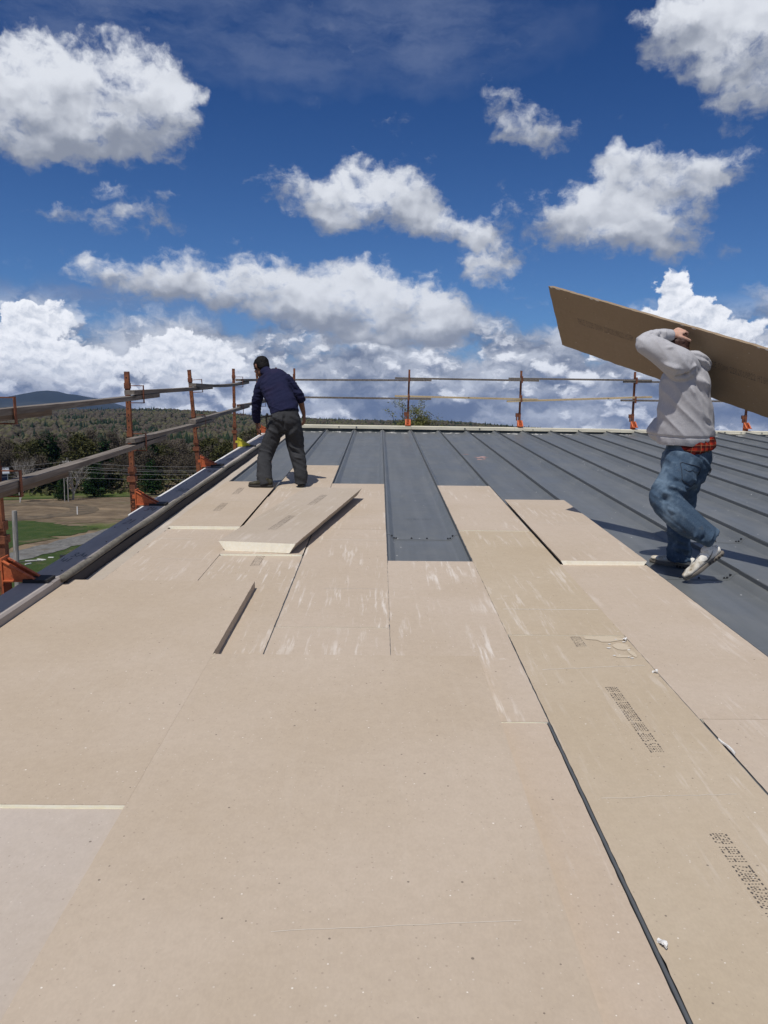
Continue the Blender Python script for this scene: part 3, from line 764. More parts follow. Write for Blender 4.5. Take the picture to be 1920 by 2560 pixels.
# ------------------------------------------------------------------ guardrail lumber
def rail(a, b, m_, label, cat='guardrail board', group='two by four rails of the guardrail', sag=0.0, upv=(0, 0, 1)):
    a, b = Vector(a), Vector(b); L = (b-a).length; n = 8
    M = ROOF @ Matrix.Translation(a)
    mb = MB(); w, h = .087, .038
    t = (b-a).normalized(); u = Vector(upv); x = t.cross(u).normalized(); z = x.cross(t)
    for i in range(n+1):
        p = (b-a)*(i/n)+z*(-sag*math.sin(math.pi*i/n))
        for sx, sz in ((-1, -1), (1, -1), (1, 1), (-1, 1)): mb.v.append(p+x*(sx*w/2+rng.gauss(0, .0008))+z*(sz*h/2))
    for i in range(n):
        for k in range(4):
            j = (k+1) % 4; mb.f.append((i*4+k, i*4+j, i*4+4+j, i*4+4+k)); mb.mi.append(0)
    mb.f += [(3, 2, 1, 0), (n*4, n*4+1, n*4+2, n*4+3)]; mb.mi += [0, 0]
    o = mb.build('wood_rail', m_, None, M)
    return tag(o, label, cat, group)
XR = -2.178
lo = lambda z: z+.005
for lvl, (z, nm) in enumerate(((1.055, 'upper'), (.630, 'lower'))):
    ends = ['nearest the camera, running out of the left border', 'between the first and second rake posts', 'between the second and third rake posts', 'between the third and fourth rake posts', 'behind the stooping worker', 'reaching the far left corner post']
    if lvl == 0:
        segs = [((XR-.02, 2.0, z+.04), (XR, 5.05, z-.012), M_BROWNLUM), ((XR, 4.1, z+.030), (XR, 7.55, z), M_LUMBER), ((XR-.004, 6.78, z+.052), (XR-.03, 10.1, z), M_LUMBER),
                ((XR-.045, 9.25, z+.055), (XR, 12.75, z+.005), M_LUMBER), ((XR, 12.0, z+.058), (XR, 14.95, z+.01), M_LUMBER), ((XR, 14.3, z+.055), (XR, 17.2, z+.02), M_LUMBER)]
    else:
        segs = [((XR-.02, 2.0, z+.03), (XR, 5.25, z-.020), M_BROWNLUM), ((XR, 4.0, z+.026), (XR, 7.75, z+.0), M_LUMBER), ((XR-.004, 6.75, z+.060), (XR-.03, 10.1, z), M_LUMBER),
                ((XR-.03, 9.1, z+.058), (XR, 12.75, z+.045), M_LUMBER), ((XR, 12.05, z+.088), (XR, 14.95, z+.03), M_LUMBER), ((XR, 14.3, z+.06), (XR, 17.2, z+.03), M_LUMBER)]
    for (a, b, m_), e in zip(segs, ends):
        rail(a, b, m_, '%s weathered two by four rail %s' % (nm, e), sag=.03 if (lvl == 0 and 'third and fourth' in e) else .004)
YR = YF+.20-.085
fl = [(-2.15, 1.12, 1.015, 1.035), (.33, 3.45, 1.075, 1.050), (2.80, 5.9, 1.092, 1.08), (5.30, 8.4, 1.045, 1.06), (7.8, 11.0, 1.10, 1.08)]
fm = [(-2.15, 1.12, .655, .645, M_LUMBER), (.33, 3.45, .700, .655, M_PINE), (2.78, 5.93, .610, .735, M_PINE), (5.27, 8.4, .655, .66, M_LUMBER), (7.8, 11.0, .70, .67, M_LUMBER)]
wh = ['from the corner to the budding tree', 'over the budding tree, left of the middle post', 'right of the middle post', 'passing behind the walking worker', 'past the right border']
def fz(X): return -.0035*(X)
for i, (a, b, za, zb) in enumerate(fl):
    rail((a, YR+.002*i, za+.01), (b, YR-.002*i, zb+.01), M_LUMBER, 'far edge top rail %s' % wh[i])
for i, (a, b, za, zb, m_) in enumerate(fm):
    rail((a, YR+.002*i, za), (b, YR-.002*i, zb), m_, 'far edge %s rail %s' % ('fresh yellow pine middle' if m_ is M_PINE else 'grey middle', wh[i]))

# ------------------------------------------------------------------ the board being carried
T0 = Vector((1.352, 6.42, 2.005)); BL = Vector((1.566, 6.75, 1.556))
ldir = Vector((2.478, 5.0, 1.489))-T0; ldir.normalize()
wdir = (BL-T0); wdir = (wdir-ldir*wdir.dot(ldir)).normalized()
ndir = ldir.cross(wdir).normalized()
if ndir.z > 0: ndir = -ndir                      # the face the camera sees looks down
W_, L_, T_ = .605, 2.44, .052
# local frame: x along width, y along length, z = shaded printed face
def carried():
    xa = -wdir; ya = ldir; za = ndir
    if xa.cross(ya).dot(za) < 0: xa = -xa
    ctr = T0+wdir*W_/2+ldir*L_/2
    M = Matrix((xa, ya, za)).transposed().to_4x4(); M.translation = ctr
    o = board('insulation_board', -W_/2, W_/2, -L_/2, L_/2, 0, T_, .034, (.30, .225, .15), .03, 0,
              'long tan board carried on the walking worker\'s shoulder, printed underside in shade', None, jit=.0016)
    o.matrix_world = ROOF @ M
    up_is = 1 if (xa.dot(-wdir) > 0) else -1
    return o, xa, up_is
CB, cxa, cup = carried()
ud = 1 if cxa.dot(Vector((0, 0, 1))) > 0 else -1
prints(CB, TXT, ud*.03, -.97, .0095, .0031); prints(CB, TXT, ud*.03, .12, .0095, .0031)
cm = MB()
for y in (-1.12, -.78, -.72, .03, .12, .60, .66, -1.19):
    w = rng.uniform(.012, .03); n = 7
    cm.add([(ud*(W_/2-.003)+.006*math.cos(2*math.pi*i/n)*rng.uniform(.5, 1.1), y+w*math.sin(2*math.pi*i/n)*rng.uniform(.5, 1.1), .0012) for i in range(n)], [tuple(range(n))])
cm.build('chipped_edge', M_SEALANT, CB, Matrix.Identity(4))['kind'] = 'stuff'

# ------------------------------------------------------------------ land
HAZE = 3.2e-5
def _ground(g):
    p = g.obj
    n = g.noise(p, .035, 7, .6); n2 = g.noise(p, .6, 7, .65)
    dirt = g.mix(g.step(n2, .3, .7), (.115, .085, .058), (.20, .155, .105))
    dirt = g.mix(g.step(g.noise(g.v('MULTIPLY', p, (.3, 1.4, 1)), .09, 5, .6), .5, .68, 0, .7), dirt, (.27, .20, .125))
    grass = g.mix(g.step(g.noise(p, .25, 7, .7), .35, .68), (.050, .085, .018), (.115, .125, .045))
    c = g.mix(g.step(n, .42, .52), grass, dirt); setc(g, c); bump(g, n2, .6, .3)
M_GROUND = mat('field_ground', (.15, .12, .08), .95, 0, .1, _ground)
def _dirt(g):
    p = g.obj; n2 = g.noise(p, .35, 8, .68)
    c = g.mix(g.step(n2, .3, .7), (.105, .078, .052), (.195, .150, .100))
    c = g.mix(g.step(g.noise(g.v('MULTIPLY', p, (.35, 1.6, 1)), .12, 5, .6), .52, .66, 0, .8), c, (.29, .215, .135))
    c = g.mix(g.step(g.noise(g.v('MULTIPLY', p, (.25, 1.3, 1)), .10, 6, .6), .60, .70, 0, .6), c, (.075, .085, .035)); setc(g, c); bump(g, n2, .6, .3)
M_DIRT = mat('bare_dirt', (.16, .12, .08), .95, 0, .1, _dirt)
def _grass(g):
    p = g.obj; n = g.noise(p, .22, 8, .7); n2 = g.noise(p, 2.2, 6, .7)
    c = g.mix(g.step(n, .35, .68), (.034, .062, .017), (.070, .088, .030))
    c = g.mix(g.step(n2, .4, .7, 0, .6), c, (.028, .06, .012))
    c = g.mix(g.step(g.noise(p, .16, 7, .7), .53, .66, 0, .85), c, (.13, .105, .065)); setc(g, c); bump(g, n2, .8, .3)
M_GRASS = mat('spring_grass', (.06, .1, .02), .95, 0, .1, _grass)
def _gravel(g):
    p = g.obj; n = g.noise(p, 1.4, 8, .72)
    c = g.mix(g.step(n, .3, .7), (.095, .094, .088), (.20, .196, .185)); c = g.mix(g.step(g.noise(p, .3, 5, .6), .55, .7, 0, .6), c, (.12, .10, .075)); setc(g, c)
M_GRAVEL = mat('grey_gravel', (.2, .2, .19), .95, 0, .1, _gravel)
def _woods(g):
    p = g.obj; n = g.noise(p, .02, 6, .6)
    setc(g, g.mix(g.step(n, .3, .7), (.045, .040, .030), (.07, .062, .045)))
M_FLOOR = mat('forest_floor', (.05, .045, .03), .95, 0, .1, _woods)

NG = 60
gv = []; gf = []
for i in range(NG+1):
    for j in range(NG+1):
        u = (i/NG*2-1); v = (j/NG*2-1)
        x = math.copysign(abs(u)**3, u)*16000; y = math.copysign(abs(v)**3, v)*16000
        gv.append((x, y, GROUND))
gf = [(i*(NG+1)+j, (i+1)*(NG+1)+j, (i+1)*(NG+1)+j+1, i*(NG+1)+j+1) for i in range(NG) for j in range(NG)]
tag(mesh_obj('ground', gv, gf, M_GROUND), kind='structure')

def pol(az, d): return (d*math.sin(R(az)), d*math.cos(R(az)))
def patch(name, pts, m_, z, jag=.03, sub=6):
    out = []
    n = len(pts)
    for i in range(n):
        a, b = Vector(pts[i]), Vector(pts[(i+1) % n])
        for k in range(sub):
            p = a.lerp(b, k/sub); r = p.length
            p += Vector((rng.gauss(0, 1), rng.gauss(0, 1)))*r*jag*.25
            out.append((p.x, p.y, GROUND+z))
    o = mesh_obj(name, out, [tuple(range(len(out)))], m_)
    o.data.update()
    return tag(o, kind='structure')
def gd(el): return (14.0+CAM_H)/math.tan(R(el))         # distance at which the ground shows at that angle below eye level
patch('dirt_field', [pol(-38, gd(6.9)), pol(-30, gd(6.9)), pol(-22, gd(6.75)), pol(-18, gd(6.6)), pol(-10, gd(6.4)), pol(0, gd(6.4)), pol(6, gd(5.2)), pol(-6, gd(5.0)), pol(-20, gd(4.97)), pol(-40, gd(4.98))], M_DIRT, .03)
patch('lawn', [pol(-40, gd(8.4)), pol(-26, gd(8.3)), pol(-23.5, gd(7.75)), pol(-21, gd(7.35)), pol(-20.2, gd(7.1)), pol(-21.2, gd(6.95)), pol(-22.8, gd(6.8)), pol(-24, gd(6.45)), pol(-28, gd(6.35)), pol(-40, gd(6.4))], M_GRASS, .06, .02)
patch('near_lawn', [pol(-60, 30), pol(-50, 30), pol(-20, 50), pol(-8, 90), pol(-12, 115), pol(-17, gd(7.2)), pol(-21.5, gd(8.2)), pol(-26, gd(9.2)), pol(-45, gd(9.8))], M_GRASS, .04, .015)
path_mid = [pol(-45, gd(9.6)), pol(-28, gd(9.25)), pol(-26.2, gd(9.0)), pol(-23.6, gd(8.42)), pol(-21.6, gd(7.95)), pol(-20, gd(7.6)), pol(-18, gd(7.15)), pol(-12, gd(6.6)), pol(-4, gd(6.3))]
def strip(name, pts, w, m_, z):
    pts = [Vector(p) for p in pts]; P = []
    for i in range(len(pts)-1):
        for k in range(6): P.append(pts[i].lerp(pts[i+1], k/6))
    P.append(pts[-1])
    for _ in range(3): P = [P[0]]+[(P[i-1]+P[i]*2+P[i+1])/4 for i in range(1, len(P)-1)]+[P[-1]]
    vs = []
    for i, p in enumerate(P):
        t = (P[min(i+1, len(P)-1)]-P[max(i-1, 0)]).normalized(); n = Vector((-t.y, t.x))*w/2
        vs += [(*(p+n*rng.uniform(.85, 1.15)), GROUND+z), (*(p-n*rng.uniform(.85, 1.15)), GROUND+z)]
    return tag(mesh_obj(name, vs, [(2*i, 2*i+1, 2*i+3, 2*i+2) for i in range(len(P)-1)], m_), kind='structure')
strip('gravel_path', path_mid, 4.6, M_GRAVEL, .09)
M_TRACK = mat('darker_dirt', (.115, .09, .065), .95, 0, .1, lambda g: setc(g, g.mix(g.step(g.noise(g.obj, .5, 7, .7), .35, .65), (.085, .068, .05), (.16, .125, .085))))
strip('dirt_track', [pol(-27, gd(5.35)), pol(-24, gd(5.3)), pol(-22, gd(5.45)), pol(-20.8, gd(5.75)), pol(-21.5, gd(6.05)), pol(-24, gd(6.25)), pol(-28, gd(6.35))], 5.0, M_TRACK, .07)
strip('far_road', [pol(-40, gd(4.93)), pol(-20, gd(4.9)), pol(-8, gd(4.9)), pol(5, gd(4.9))], 3.0, M_GRASS, .08)

# wooded hill: height as a function of position
def vnoise(x, y, s, o=0): return mnoise.fractal(Vector((x/s+o, y/s-o*1.7, 0)), 1.0, 2.0, 5)
def hill_z(x, y):
    d = math.hypot(x, y); az = math.degrees(math.atan2(x, y))
    t = max(0.0, min(1.0, (d-330)/(1500))); s = t*t*(3-2*t)
    peak = 35+20*math.exp(-((az+16)/8.0)**2)+9*math.exp(-((az+28)/6.0)**2)
    if az > 4: peak *= max(.0, 1-(az-4)/14)
    if az < -60: peak *= max(0, 1-(-az-60)/30)
    return GROUND-1+s*peak*.80+4*s*vnoise(x, y, 500)+(2.5*vnoise(x, y, 150, 3))*min(1, t*4)
hv = []; ids = {}
A0, A1, NA, ND = -75, 22, 90, 40
for i in range(NA+1):
    for j in range(ND+1):
        az = A0+(A1-A0)*i/NA; d = 300+2000*(j/ND)**1.3
        x, y = pol(az, d); hv.append((x, y, hill_z(x, y)-(0 if d < 1900 else (d-1900)*.05)))
hf = [(i*(ND+1)+j, (i+1)*(ND+1)+j, (i+1)*(ND+1)+j+1, i*(ND+1)+j+1) for i in range(NA) for j in range(ND)]
tag(mesh_obj('hill', hv, hf, M_FLOOR, smooth=True), kind='structure')

# distant mountain
def _mtn(g):
    n = g.noise(g.obj, .0016, 8, .62); n2 = g.noise(g.obj, .012, 6, .7)
    c = g.mix(g.step(n, .38, .62), (.022, .030, .034), (.050, .056, .055)); c = g.mix(g.step(n2, .35, .7, 0, .5), c, (.025, .034, .026)); setc(g, c)
M_MTN = mat('far_wooded_mountain', (.05, .05, .04), .95, 0, .05, _mtn)
mv = []; NA, ND = 120, 24
for i in range(NA+1):
    for j in range(ND+1):
        az = -70+75*i/NA; d = 4500+6500*j/ND
        x, y = pol(az, d); t = j/ND; s = math.sin(math.pi*min(1, t*1.15)/1.15*.95) if t < 1 else 0
        prof = 255*math.exp(-(abs(az+21.8)/4.6)**2.6)+225*math.exp(-((az+30)/6.5)**2)+70*math.exp(-((az+16.5)/3.0)**2)+220*math.exp(-((az+48)/9)**2)
        mv.append((x, y, GROUND-20+prof*max(0, s)**1.3+55*vnoise(x, y, 1500)*s*min(1, prof/150)+20*vnoise(x, y, 300, 2)*s*min(1, prof/150)))
mf = [(i*(ND+1)+j, (i+1)*(ND+1)+j, (i+1)*(ND+1)+j+1, i*(ND+1)+j+1) for i in range(NA) for j in range(ND)]
tag(mesh_obj('mountain', mv, mf, M_MTN, smooth=True), kind='structure')

# ------------------------------------------------------------------ forest on the hill: one mass of thousands of crowns
def rnd_mat(name, cols, rough=.95, fine=.0, spec=.05):
    """colour picked per connected crown through a face attribute"""
    m = bpy.data.materials.new(name); m.use_nodes = True; t = m.node_tree; b = t.nodes['Principled BSDF']; g = G(t)
    a = g.n('ShaderNodeAttribute', attribute_name='tint'); 
    r = g.n('ShaderNodeValToRGB'); t.links.new(a.outputs['Fac'], r.inputs[0]); e = r.color_ramp.elements
    r.color_ramp.interpolation = 'LINEAR'
    while len(e) < len(cols): e.new(.5)
    for i, (p, c_) in enumerate(cols): e[i].position = p; e[i].color = (*c_, 1)
    c_ = r.outputs[0]
    if fine:
        n = g.noise(g.n('ShaderNodeTexCoord').outputs['Object'], fine, 5, .7)
        c_ = g.mix(g.step(n, .32, .7), g.mix(1.0, c_, (.62, .62, .62), 'MULTIPLY'), g.mix(1.0, c_, (1.25, 1.25, 1.2), 'MULTIPLY'))
    t.links.new(c_, b.inputs['Base Color']); b.inputs['Roughness'].default_value = rough; b.inputs['Specular IOR Level'].default_value = spec
    return m
BARE = [(.0, (.058, .048, .040)), (.25, (.085, .072, .058)), (.5, (.070, .066, .046)), (.75, (.095, .088, .050)), (1.0, (.075, .085, .035))]
M_FOREST = rnd_mat('spring_forest', BARE, fine=.55)
CONI = [(.0, (.014, .024, .017)), (.5, (.020, .034, .020)), (1.0, (.030, .045, .024))]
M_CONI = rnd_mat('conifer_mass', CONI, fine=.8)
def ico(sub=1):
    bm = bmesh.new(); bmesh.ops.create_icosphere(bm, subdivisions=sub, radius=1); v = np.array([x.co[:] for x in bm.verts]); f = np.array([[q.index for q in x.verts] for x in bm.faces]); bm.free(); return v, f
IV, IF = ico(2); IV1, IF1 = ico(1)
def mass(name, pos, size, kinds, m_, cone, tint, kindtag='stuff', hi=False):
    V0, F0 = (IV, IF) if hi else (IV1, IF1)
    n = len(pos); k = len(V0)
    V = np.repeat(V0[None], n, 0).copy()
    V *= (1+nrs.uniform(-.28, .28, (n, k, 1)))
    if cone:
        z = V[:, :, 2:3]; V[:, :, :2] *= np.clip((1.05-z)*.75, .05, 1.4); V[:, :, 2] *= 1.0
    V *= size[:, None, :]
    V += pos[:, None, :]
    F = (F0[None]+(np.arange(n)*k)[:, None, None]).reshape(-1, 3)
    me = bpy.data.meshes.new(name)
    me.vertices.add(n*k); me.vertices.foreach_set('co', V.reshape(-1).astype(np.float32))
    me.loops.add(F.size); me.loops.foreach_set('vertex_index', F.reshape(-1).astype(np.int32))
    me.polygons.add(len(F)); me.polygons.foreach_set('loop_start', np.arange(0, F.size, 3, dtype=np.int32)); me.polygons.foreach_set('loop_total', np.full(len(F), 3, np.int32))
    me.update(); me.validate()
    at_ = me.attributes.new('tint', 'FLOAT', 'FACE'); tt = np.repeat(tint, len(F0)).astype(np.float32)+nrs.uniform(-.12, .12, len(F)).astype(np.float32)
    at_.data.foreach_set('value', np.clip(tt, 0, 1).astype(np.float32)); me.materials.append(m_)
    o = bpy.data.objects.new(name, me); COL.objects.link(o); return tag(o, kind=kindtag)
P = []; S = []; T = []; PC = []; SCn = []; TC = []
d = 335.0
while d < 1950:
    step = 5.2+d*.0052
    naz = int((74)*math.pi/180*d/step)
    for i in range(naz):
        az = -56+74*(i+nrs.rand())/naz; dd = d+nrs.rand()*step
        if az > 16: continue
        if az < -36 and nrs.rand() < .5: continue
        x, y = pol(az, dd); z = hill_z(x, y)
        con = vnoise(x, y, 130, 7)+.25*vnoise(x, y, 30, 1) > .34+(.10 if dd > 900 else 0) or nrs.rand() < .04
        h = nrs.uniform(6, 9.5)
        if con: PC.append((x, y, z+h*.62)); w = nrs.uniform(2.0, 3.2); SCn.append((w, w, h*.72)); TC.append(nrs.rand())
        else:
            P.append((x, y, z+h*.6)); w = nrs.uniform(2.6, 4.6)*(.8+dd/3000); SCn_ = (w, w, h*.42); S.append(SCn_)
            T.append(min(1, max(0, .42+.55*vnoise(x, y, 220, 11)+nrs.uniform(-.35, .35))))
    d += step*.86
mass('hillside_forest', np.array(P), np.array(S), None, M_FOREST, False, np.array(T))
mass('hillside_conifers', np.array(PC), np.array(SCn), None, M_CONI, True, np.array(TC))
print('forest', len(P), len(PC))

# ------------------------------------------------------------------ trees
def _bark(g):
    n = g.noise(g.obj, 3, 6, .65); setc(g, g.mix(g.step(n, .3, .7), (.050, .042, .036), (.115, .10, .088)))
M_BARK = mat('grey_bark', (.08, .07, .06), .95, 0, .1, _bark)
M_PALEBARK = mat('pale_birch_bark', (.36, .34, .31), .9)
TWIG = [(.0, (.050, .040, .034)), (.5, (.085, .070, .055)), (1.0, (.11, .10, .06))]
M_TWIG = rnd_mat('budding_twigs', TWIG)
LEAFY = [(.0, (.036, .040, .017)), (.5, (.060, .062, .024)), (1.0, (.095, .092, .036))]
M_LEAFY = rnd_mat('young_leaves', LEAFY)
NEED = [(.0, (.008, .020, .008)), (.5, (.016, .038, .012)), (1.0, (.030, .060, .018))]
M_NEED = rnd_mat('pine_needles', NEED)

def leaf_mesh(name, pts, size, m_, elong=1.0, upbias=0.0, tvals=None, droop=0.0):
    """many small triangular clumps at given points"""
    n = len(pts); pts = np.asarray(pts, dtype=float)
    d1 = nrs.normal(size=(n, 3)); d1 /= np.linalg.norm(d1, axis=1)[:, None]
    d1[:, 2] = d1[:, 2]*(1-upbias)+upbias
    d2 = np.cross(d1, nrs.normal(size=(n, 3))); d2 /= np.linalg.norm(d2, axis=1)[:, None]+1e-9
    s = (size*nrs.uniform(.55, 1.3, n))[:, None]
    a = pts-d1*s*elong*.5-d2*s*.32; b = pts-d1*s*elong*.3+d2*s*.36; c = pts+d1*s*elong*.62; 
    V = np.stack([a, b, c], 1).reshape(-1, 3)
    me = bpy.data.meshes.new(name); me.vertices.add(3*n); me.vertices.foreach_set('co', V.reshape(-1).astype(np.float32))
    me.loops.add(3*n); me.loops.foreach_set('vertex_index', np.arange(3*n, dtype=np.int32))
    me.polygons.add(n); me.polygons.foreach_set('loop_start', np.arange(0, 3*n, 3, dtype=np.int32)); me.polygons.foreach_set('loop_total', np.full(n, 3, np.int32))
    me.update()
    t = tvals if tvals is not None else nrs.rand(n)
    me.attributes.new('tint', 'FLOAT', 'FACE').data.foreach_set('value', np.clip(t, 0, 1).astype(np.float32))
    me.materials.append(m_)
    return me

def bare_tree(seed, H, spread, leafm, nleaf, lsize, bark, trunks=1, fine=1.0):
    """returns trunk mesh (with limbs) and crown mesh"""
    r = random.Random(seed); mb = MB(); tips = []
    def grow(p, d, L, rad, depth):
        n = 3; pts = [p]; q = Vector(p)
        for i in range(n):
            d = (d+Vector((r.gauss(0, .13), r.gauss(0, .13), r.gauss(.03, .08)))).normalized(); q = q+d*L/n; pts.append(q.copy())
        mb.tube(pts, [rad*(1-.16*i) for i in range(n+1)], 5 if depth < 2 else 3, cap=False)
        if depth >= 4: tips.extend([(pts[-1], rad), (pts[-2], rad), (pts[-3], rad)]); return
        kids = r.choice((3, 4)) if depth < 3 else 3
        for i in range(kids):
            a = r.uniform(.35, .85) if i else r.uniform(.05, .3)
            ax = Vector((r.gauss(0, 1), r.gauss(0, 1), r.gauss(0, .5))).normalized(); dd = (d*math.cos(a)+ax*math.sin(a)*spread).normalized(); dd.z = max(dd.z, .02+.1*depth)
            grow(pts[-1-(i % 2)], dd.normalized(), L*r.uniform(.62, .84), rad*.55, depth+1)
    for k in range(trunks):
        d0 = Vector((r.gauss(0, .12+.12*(trunks > 1)), r.gauss(0, .12+.12*(trunks > 1)), 1)).normalized()
        grow(Vector((r.gauss(0, .2)*(trunks > 1), 0, -.2)), d0, H*.30, H*.016, 0)
    tm = bpy.data.meshes.new('trunk'); zmax = max(v.z for v in mb.v); f = H/zmax
    tm.from_pydata([tuple(v*f) for v in mb.v], [], mb.f); tm.materials.append(bark); tm.update()
    pts = []; tv = []
    per = max(1, nleaf//len(tips))
    for tp, _ in tips:
        tp = tp*f; base = r.random()*.5+.25
        for k in range(per):
            pts.append((tp.x+r.gauss(0, .045)*H, tp.y+r.gauss(0, .045)*H, tp.z+r.gauss(0, .035)*H)); tv.append(base+r.uniform(-.3, .3))
    cm_ = leaf_mesh('crown', pts, lsize, leafm, 1.6, .2, np.array(tv))
    return tm, cm_
def pine(seed, H, Rb, n, dark=0.0):
    r = random.Random(seed); mb = MB(); mb.tube([(0, 0, -.2), (0, 0, H*.5), (0, 0, H*.97)], [H*.022, H*.014, H*.003], 6)
    pts = []; tv = []; W = 0
    z = H*.06
    while z < H*.98:
        t = z/H; rad = Rb*(1-t)**.8*(1.0 if t > .12 else .8)+.05*H*(t > .9)*0
        for k in range(r.randint(5, 7)):
            a = r.uniform(0, 2*math.pi); L = rad*r.uniform(.65, 1.15)
            e = Vector((math.cos(a)*L, math.sin(a)*L, z+L*r.uniform(.05, .35)))
            mb.tube([(0, 0, z), tuple(e)], [H*.005, H*.002], 3, cap=False)
            m = int(n*L/Rb)
            sh = r.uniform(.1, .9)
            for q in range(m):
                u = r.random()**.6
                p = Vector((0, 0, z)).lerp(e, u)+Vector((r.gauss(0, 1), r.gauss(0, 1), r.gauss(0, .45)))*H*.030*(1+.6*u)
                pts.append(tuple(p)); tv.append(sh*.6+.4*u+r.uniform(-.25, .25)-dark)
        z += H*.045
    tm = bpy.data.meshes.new('trunk'); tm.from_pydata([tuple(v) for v in mb.v], [], mb.f); tm.materials.append(M_BARK); tm.update()
    return tm, leaf_mesh('crown', pts, H*.045, M_NEED, 1.5, .25, np.array(tv))

KIN = {}
KIN['bare'] = [bare_tree(s, 1.0*10, .95, M_TWIG, 2600, .26, M_BARK) for s in (1, 2, 3, 4)]
KIN['green'] = [bare_tree(s, 10, 1.0, M_LEAFY, 7500, .34, M_BARK) for s in (11, 12)]
KIN['birch'] = [bare_tree(21, 10, .7, M_TWIG, 900, .22, M_PALEBARK, trunks=3)]
KIN['pine'] = [pine(31, 10, 3.9, 55), pine(32, 10, 3.6, 55)]
KIN['spruce'] = [pine(41, 10, 2.0, 34, .35), pine(42, 10, 2.4, 34, .4)]
def tree(kind, v, x, y, H, label, group=None, wide=1.0, z=None, name=None):
    tm, cm_ = KIN[kind][v % len(KIN[kind])]
    nm = name or {'bare': 'bare_tree', 'green': 'budding_tree', 'birch': 'birch_tree', 'pine': 'pine_tree', 'spruce': 'spruce_tree'}[kind]
    e = empty(nm, Matrix.Translation((x, y, GROUND if z is None else z)) @ Matrix.Rotation(rng.uniform(0, 6.28), 4, 'Z') @ Matrix.Diagonal((H/10*wide, H/10*wide, H/10, 1)))
    tag(e, label, 'tree', group)
    link(bpy.data.objects.new('trunk', tm), e); link(bpy.data.objects.new('crown', cm_), e)
    return e
TG = 'trees of the treeline beyond the field'
def atree(kind, v, az, d, H, label, group=None, wide=1.0):
    x, y = pol(az, d*1.13); return tree(kind, v, x, y, H*1.13, label, group, wide)
# ones that can be singled out
atree('pine', 0, -20.35, 158, 7.4, 'broad green pine in the middle of the field edge, left of the lettered post', TG, 1.05)
atree('pine', 1, -16.5, 160, 7.2, 'broad green pine right of the lettered post, above the orange bracket', TG, .95)
atree('pine', 0, -22.4, 152, 4.4, 'low green pine beside the utility poles at the field edge', TG, 1.0)
atree('spruce', 0, -22.95, 175, 12.2, 'tall nearly black conifer, right one of the dark pair', TG, 1.1)
atree('spruce', 1, -23.75, 176, 11.2, 'tall nearly black conifer, left one of the dark pair', TG, 1.0)
atree('spruce', 1, -19.6, 178, 11.0, 'dark conifer behind the lower rail near the lettered post', TG, 1.3)
atree('spruce', 0, -16.4, 180, 10.8, 'dark conifer right of the lettered post in the bare woods', TG, 1.1)
atree('green', 0, -21.5, 172, 11.8, 'round yellow green budding tree beside the dark conifer pair', TG, .95)
atree('green', 1, -24.9, 178, 10.2, 'dull olive budding tree at the left behind the blue shed', TG, 1.0)
atree('birch', 0, -21.75, 153, 8.0, 'pale birch clump with forked white stems behind the low pine', TG, .9)
atree('birch', 0, -25.1, 150, 8.5, 'pale leafless sapling clump beside the blue shed', TG, .7)
lab = 'grey brown leafless tree in the dense treeline beyond the field'
lab2 = 'olive budding tree standing back in the dense treeline'
for row, (d, n) in enumerate(((172, 30), (186, 30), (204, 30), (230, 26))):
    for i in range(n):
        az = -31+37*(i+rng.random()*.9)/n
        k = 'green' if rng.random() < .16 else 'bare'
        H = rng.uniform(8.2, 11.6)*(d/186)**.6
        if -23.5 < az < -19 and row == 0: H *= .75
        atree(k, rng.randint(0, 3), az, d+rng.uniform(-5, 6), H, lab2 if k == 'green' else lab, TG if k == 'bare' else 'olive budding trees in the treeline', rng.uniform(.85, 1.15))
# brush along the edge of the woods
bp = []
for i in range(9000):
    az = rng.uniform(-34, 4); d = rng.uniform(184, 268); x, y = pol(az, d); hh = (1.0+2.2*max(0, vnoise(x, y, 14, 3)+.35))*(1.0 if d < 192 else 1.9)
    bp.append((x, y, GROUND+rng.random()*hh))
me = leaf_mesh('roadside_brush', bp, 1.0, rnd_mat('brush', [(.0, (.035, .038, .018)), (.5, (.060, .062, .028)), (1, (.11, .10, .045))]), 1.3, .5)
o = bpy.data.objects.new('roadside_brush', me); COL.objects.link(o); tag(o, kind='stuff')
# dark understory so that no bare horizon shows between stems
up = []; us = []; ut = []
for i in range(420):
    az = -38+46*i/420+rng.uniform(-.1, .1); d = rng.uniform(268, 320); x, y = pol(az, d); w = rng.uniform(2.2, 4.0); up.append((x, y, GROUND+rng.uniform(2, 5.5))); us.append((w, w, rng.uniform(3.0, 6))); ut.append(rng.random()*.5)
mass('understory', np.array(up), np.array(us), None, M_FOREST, False, np.array(ut), hi=True)

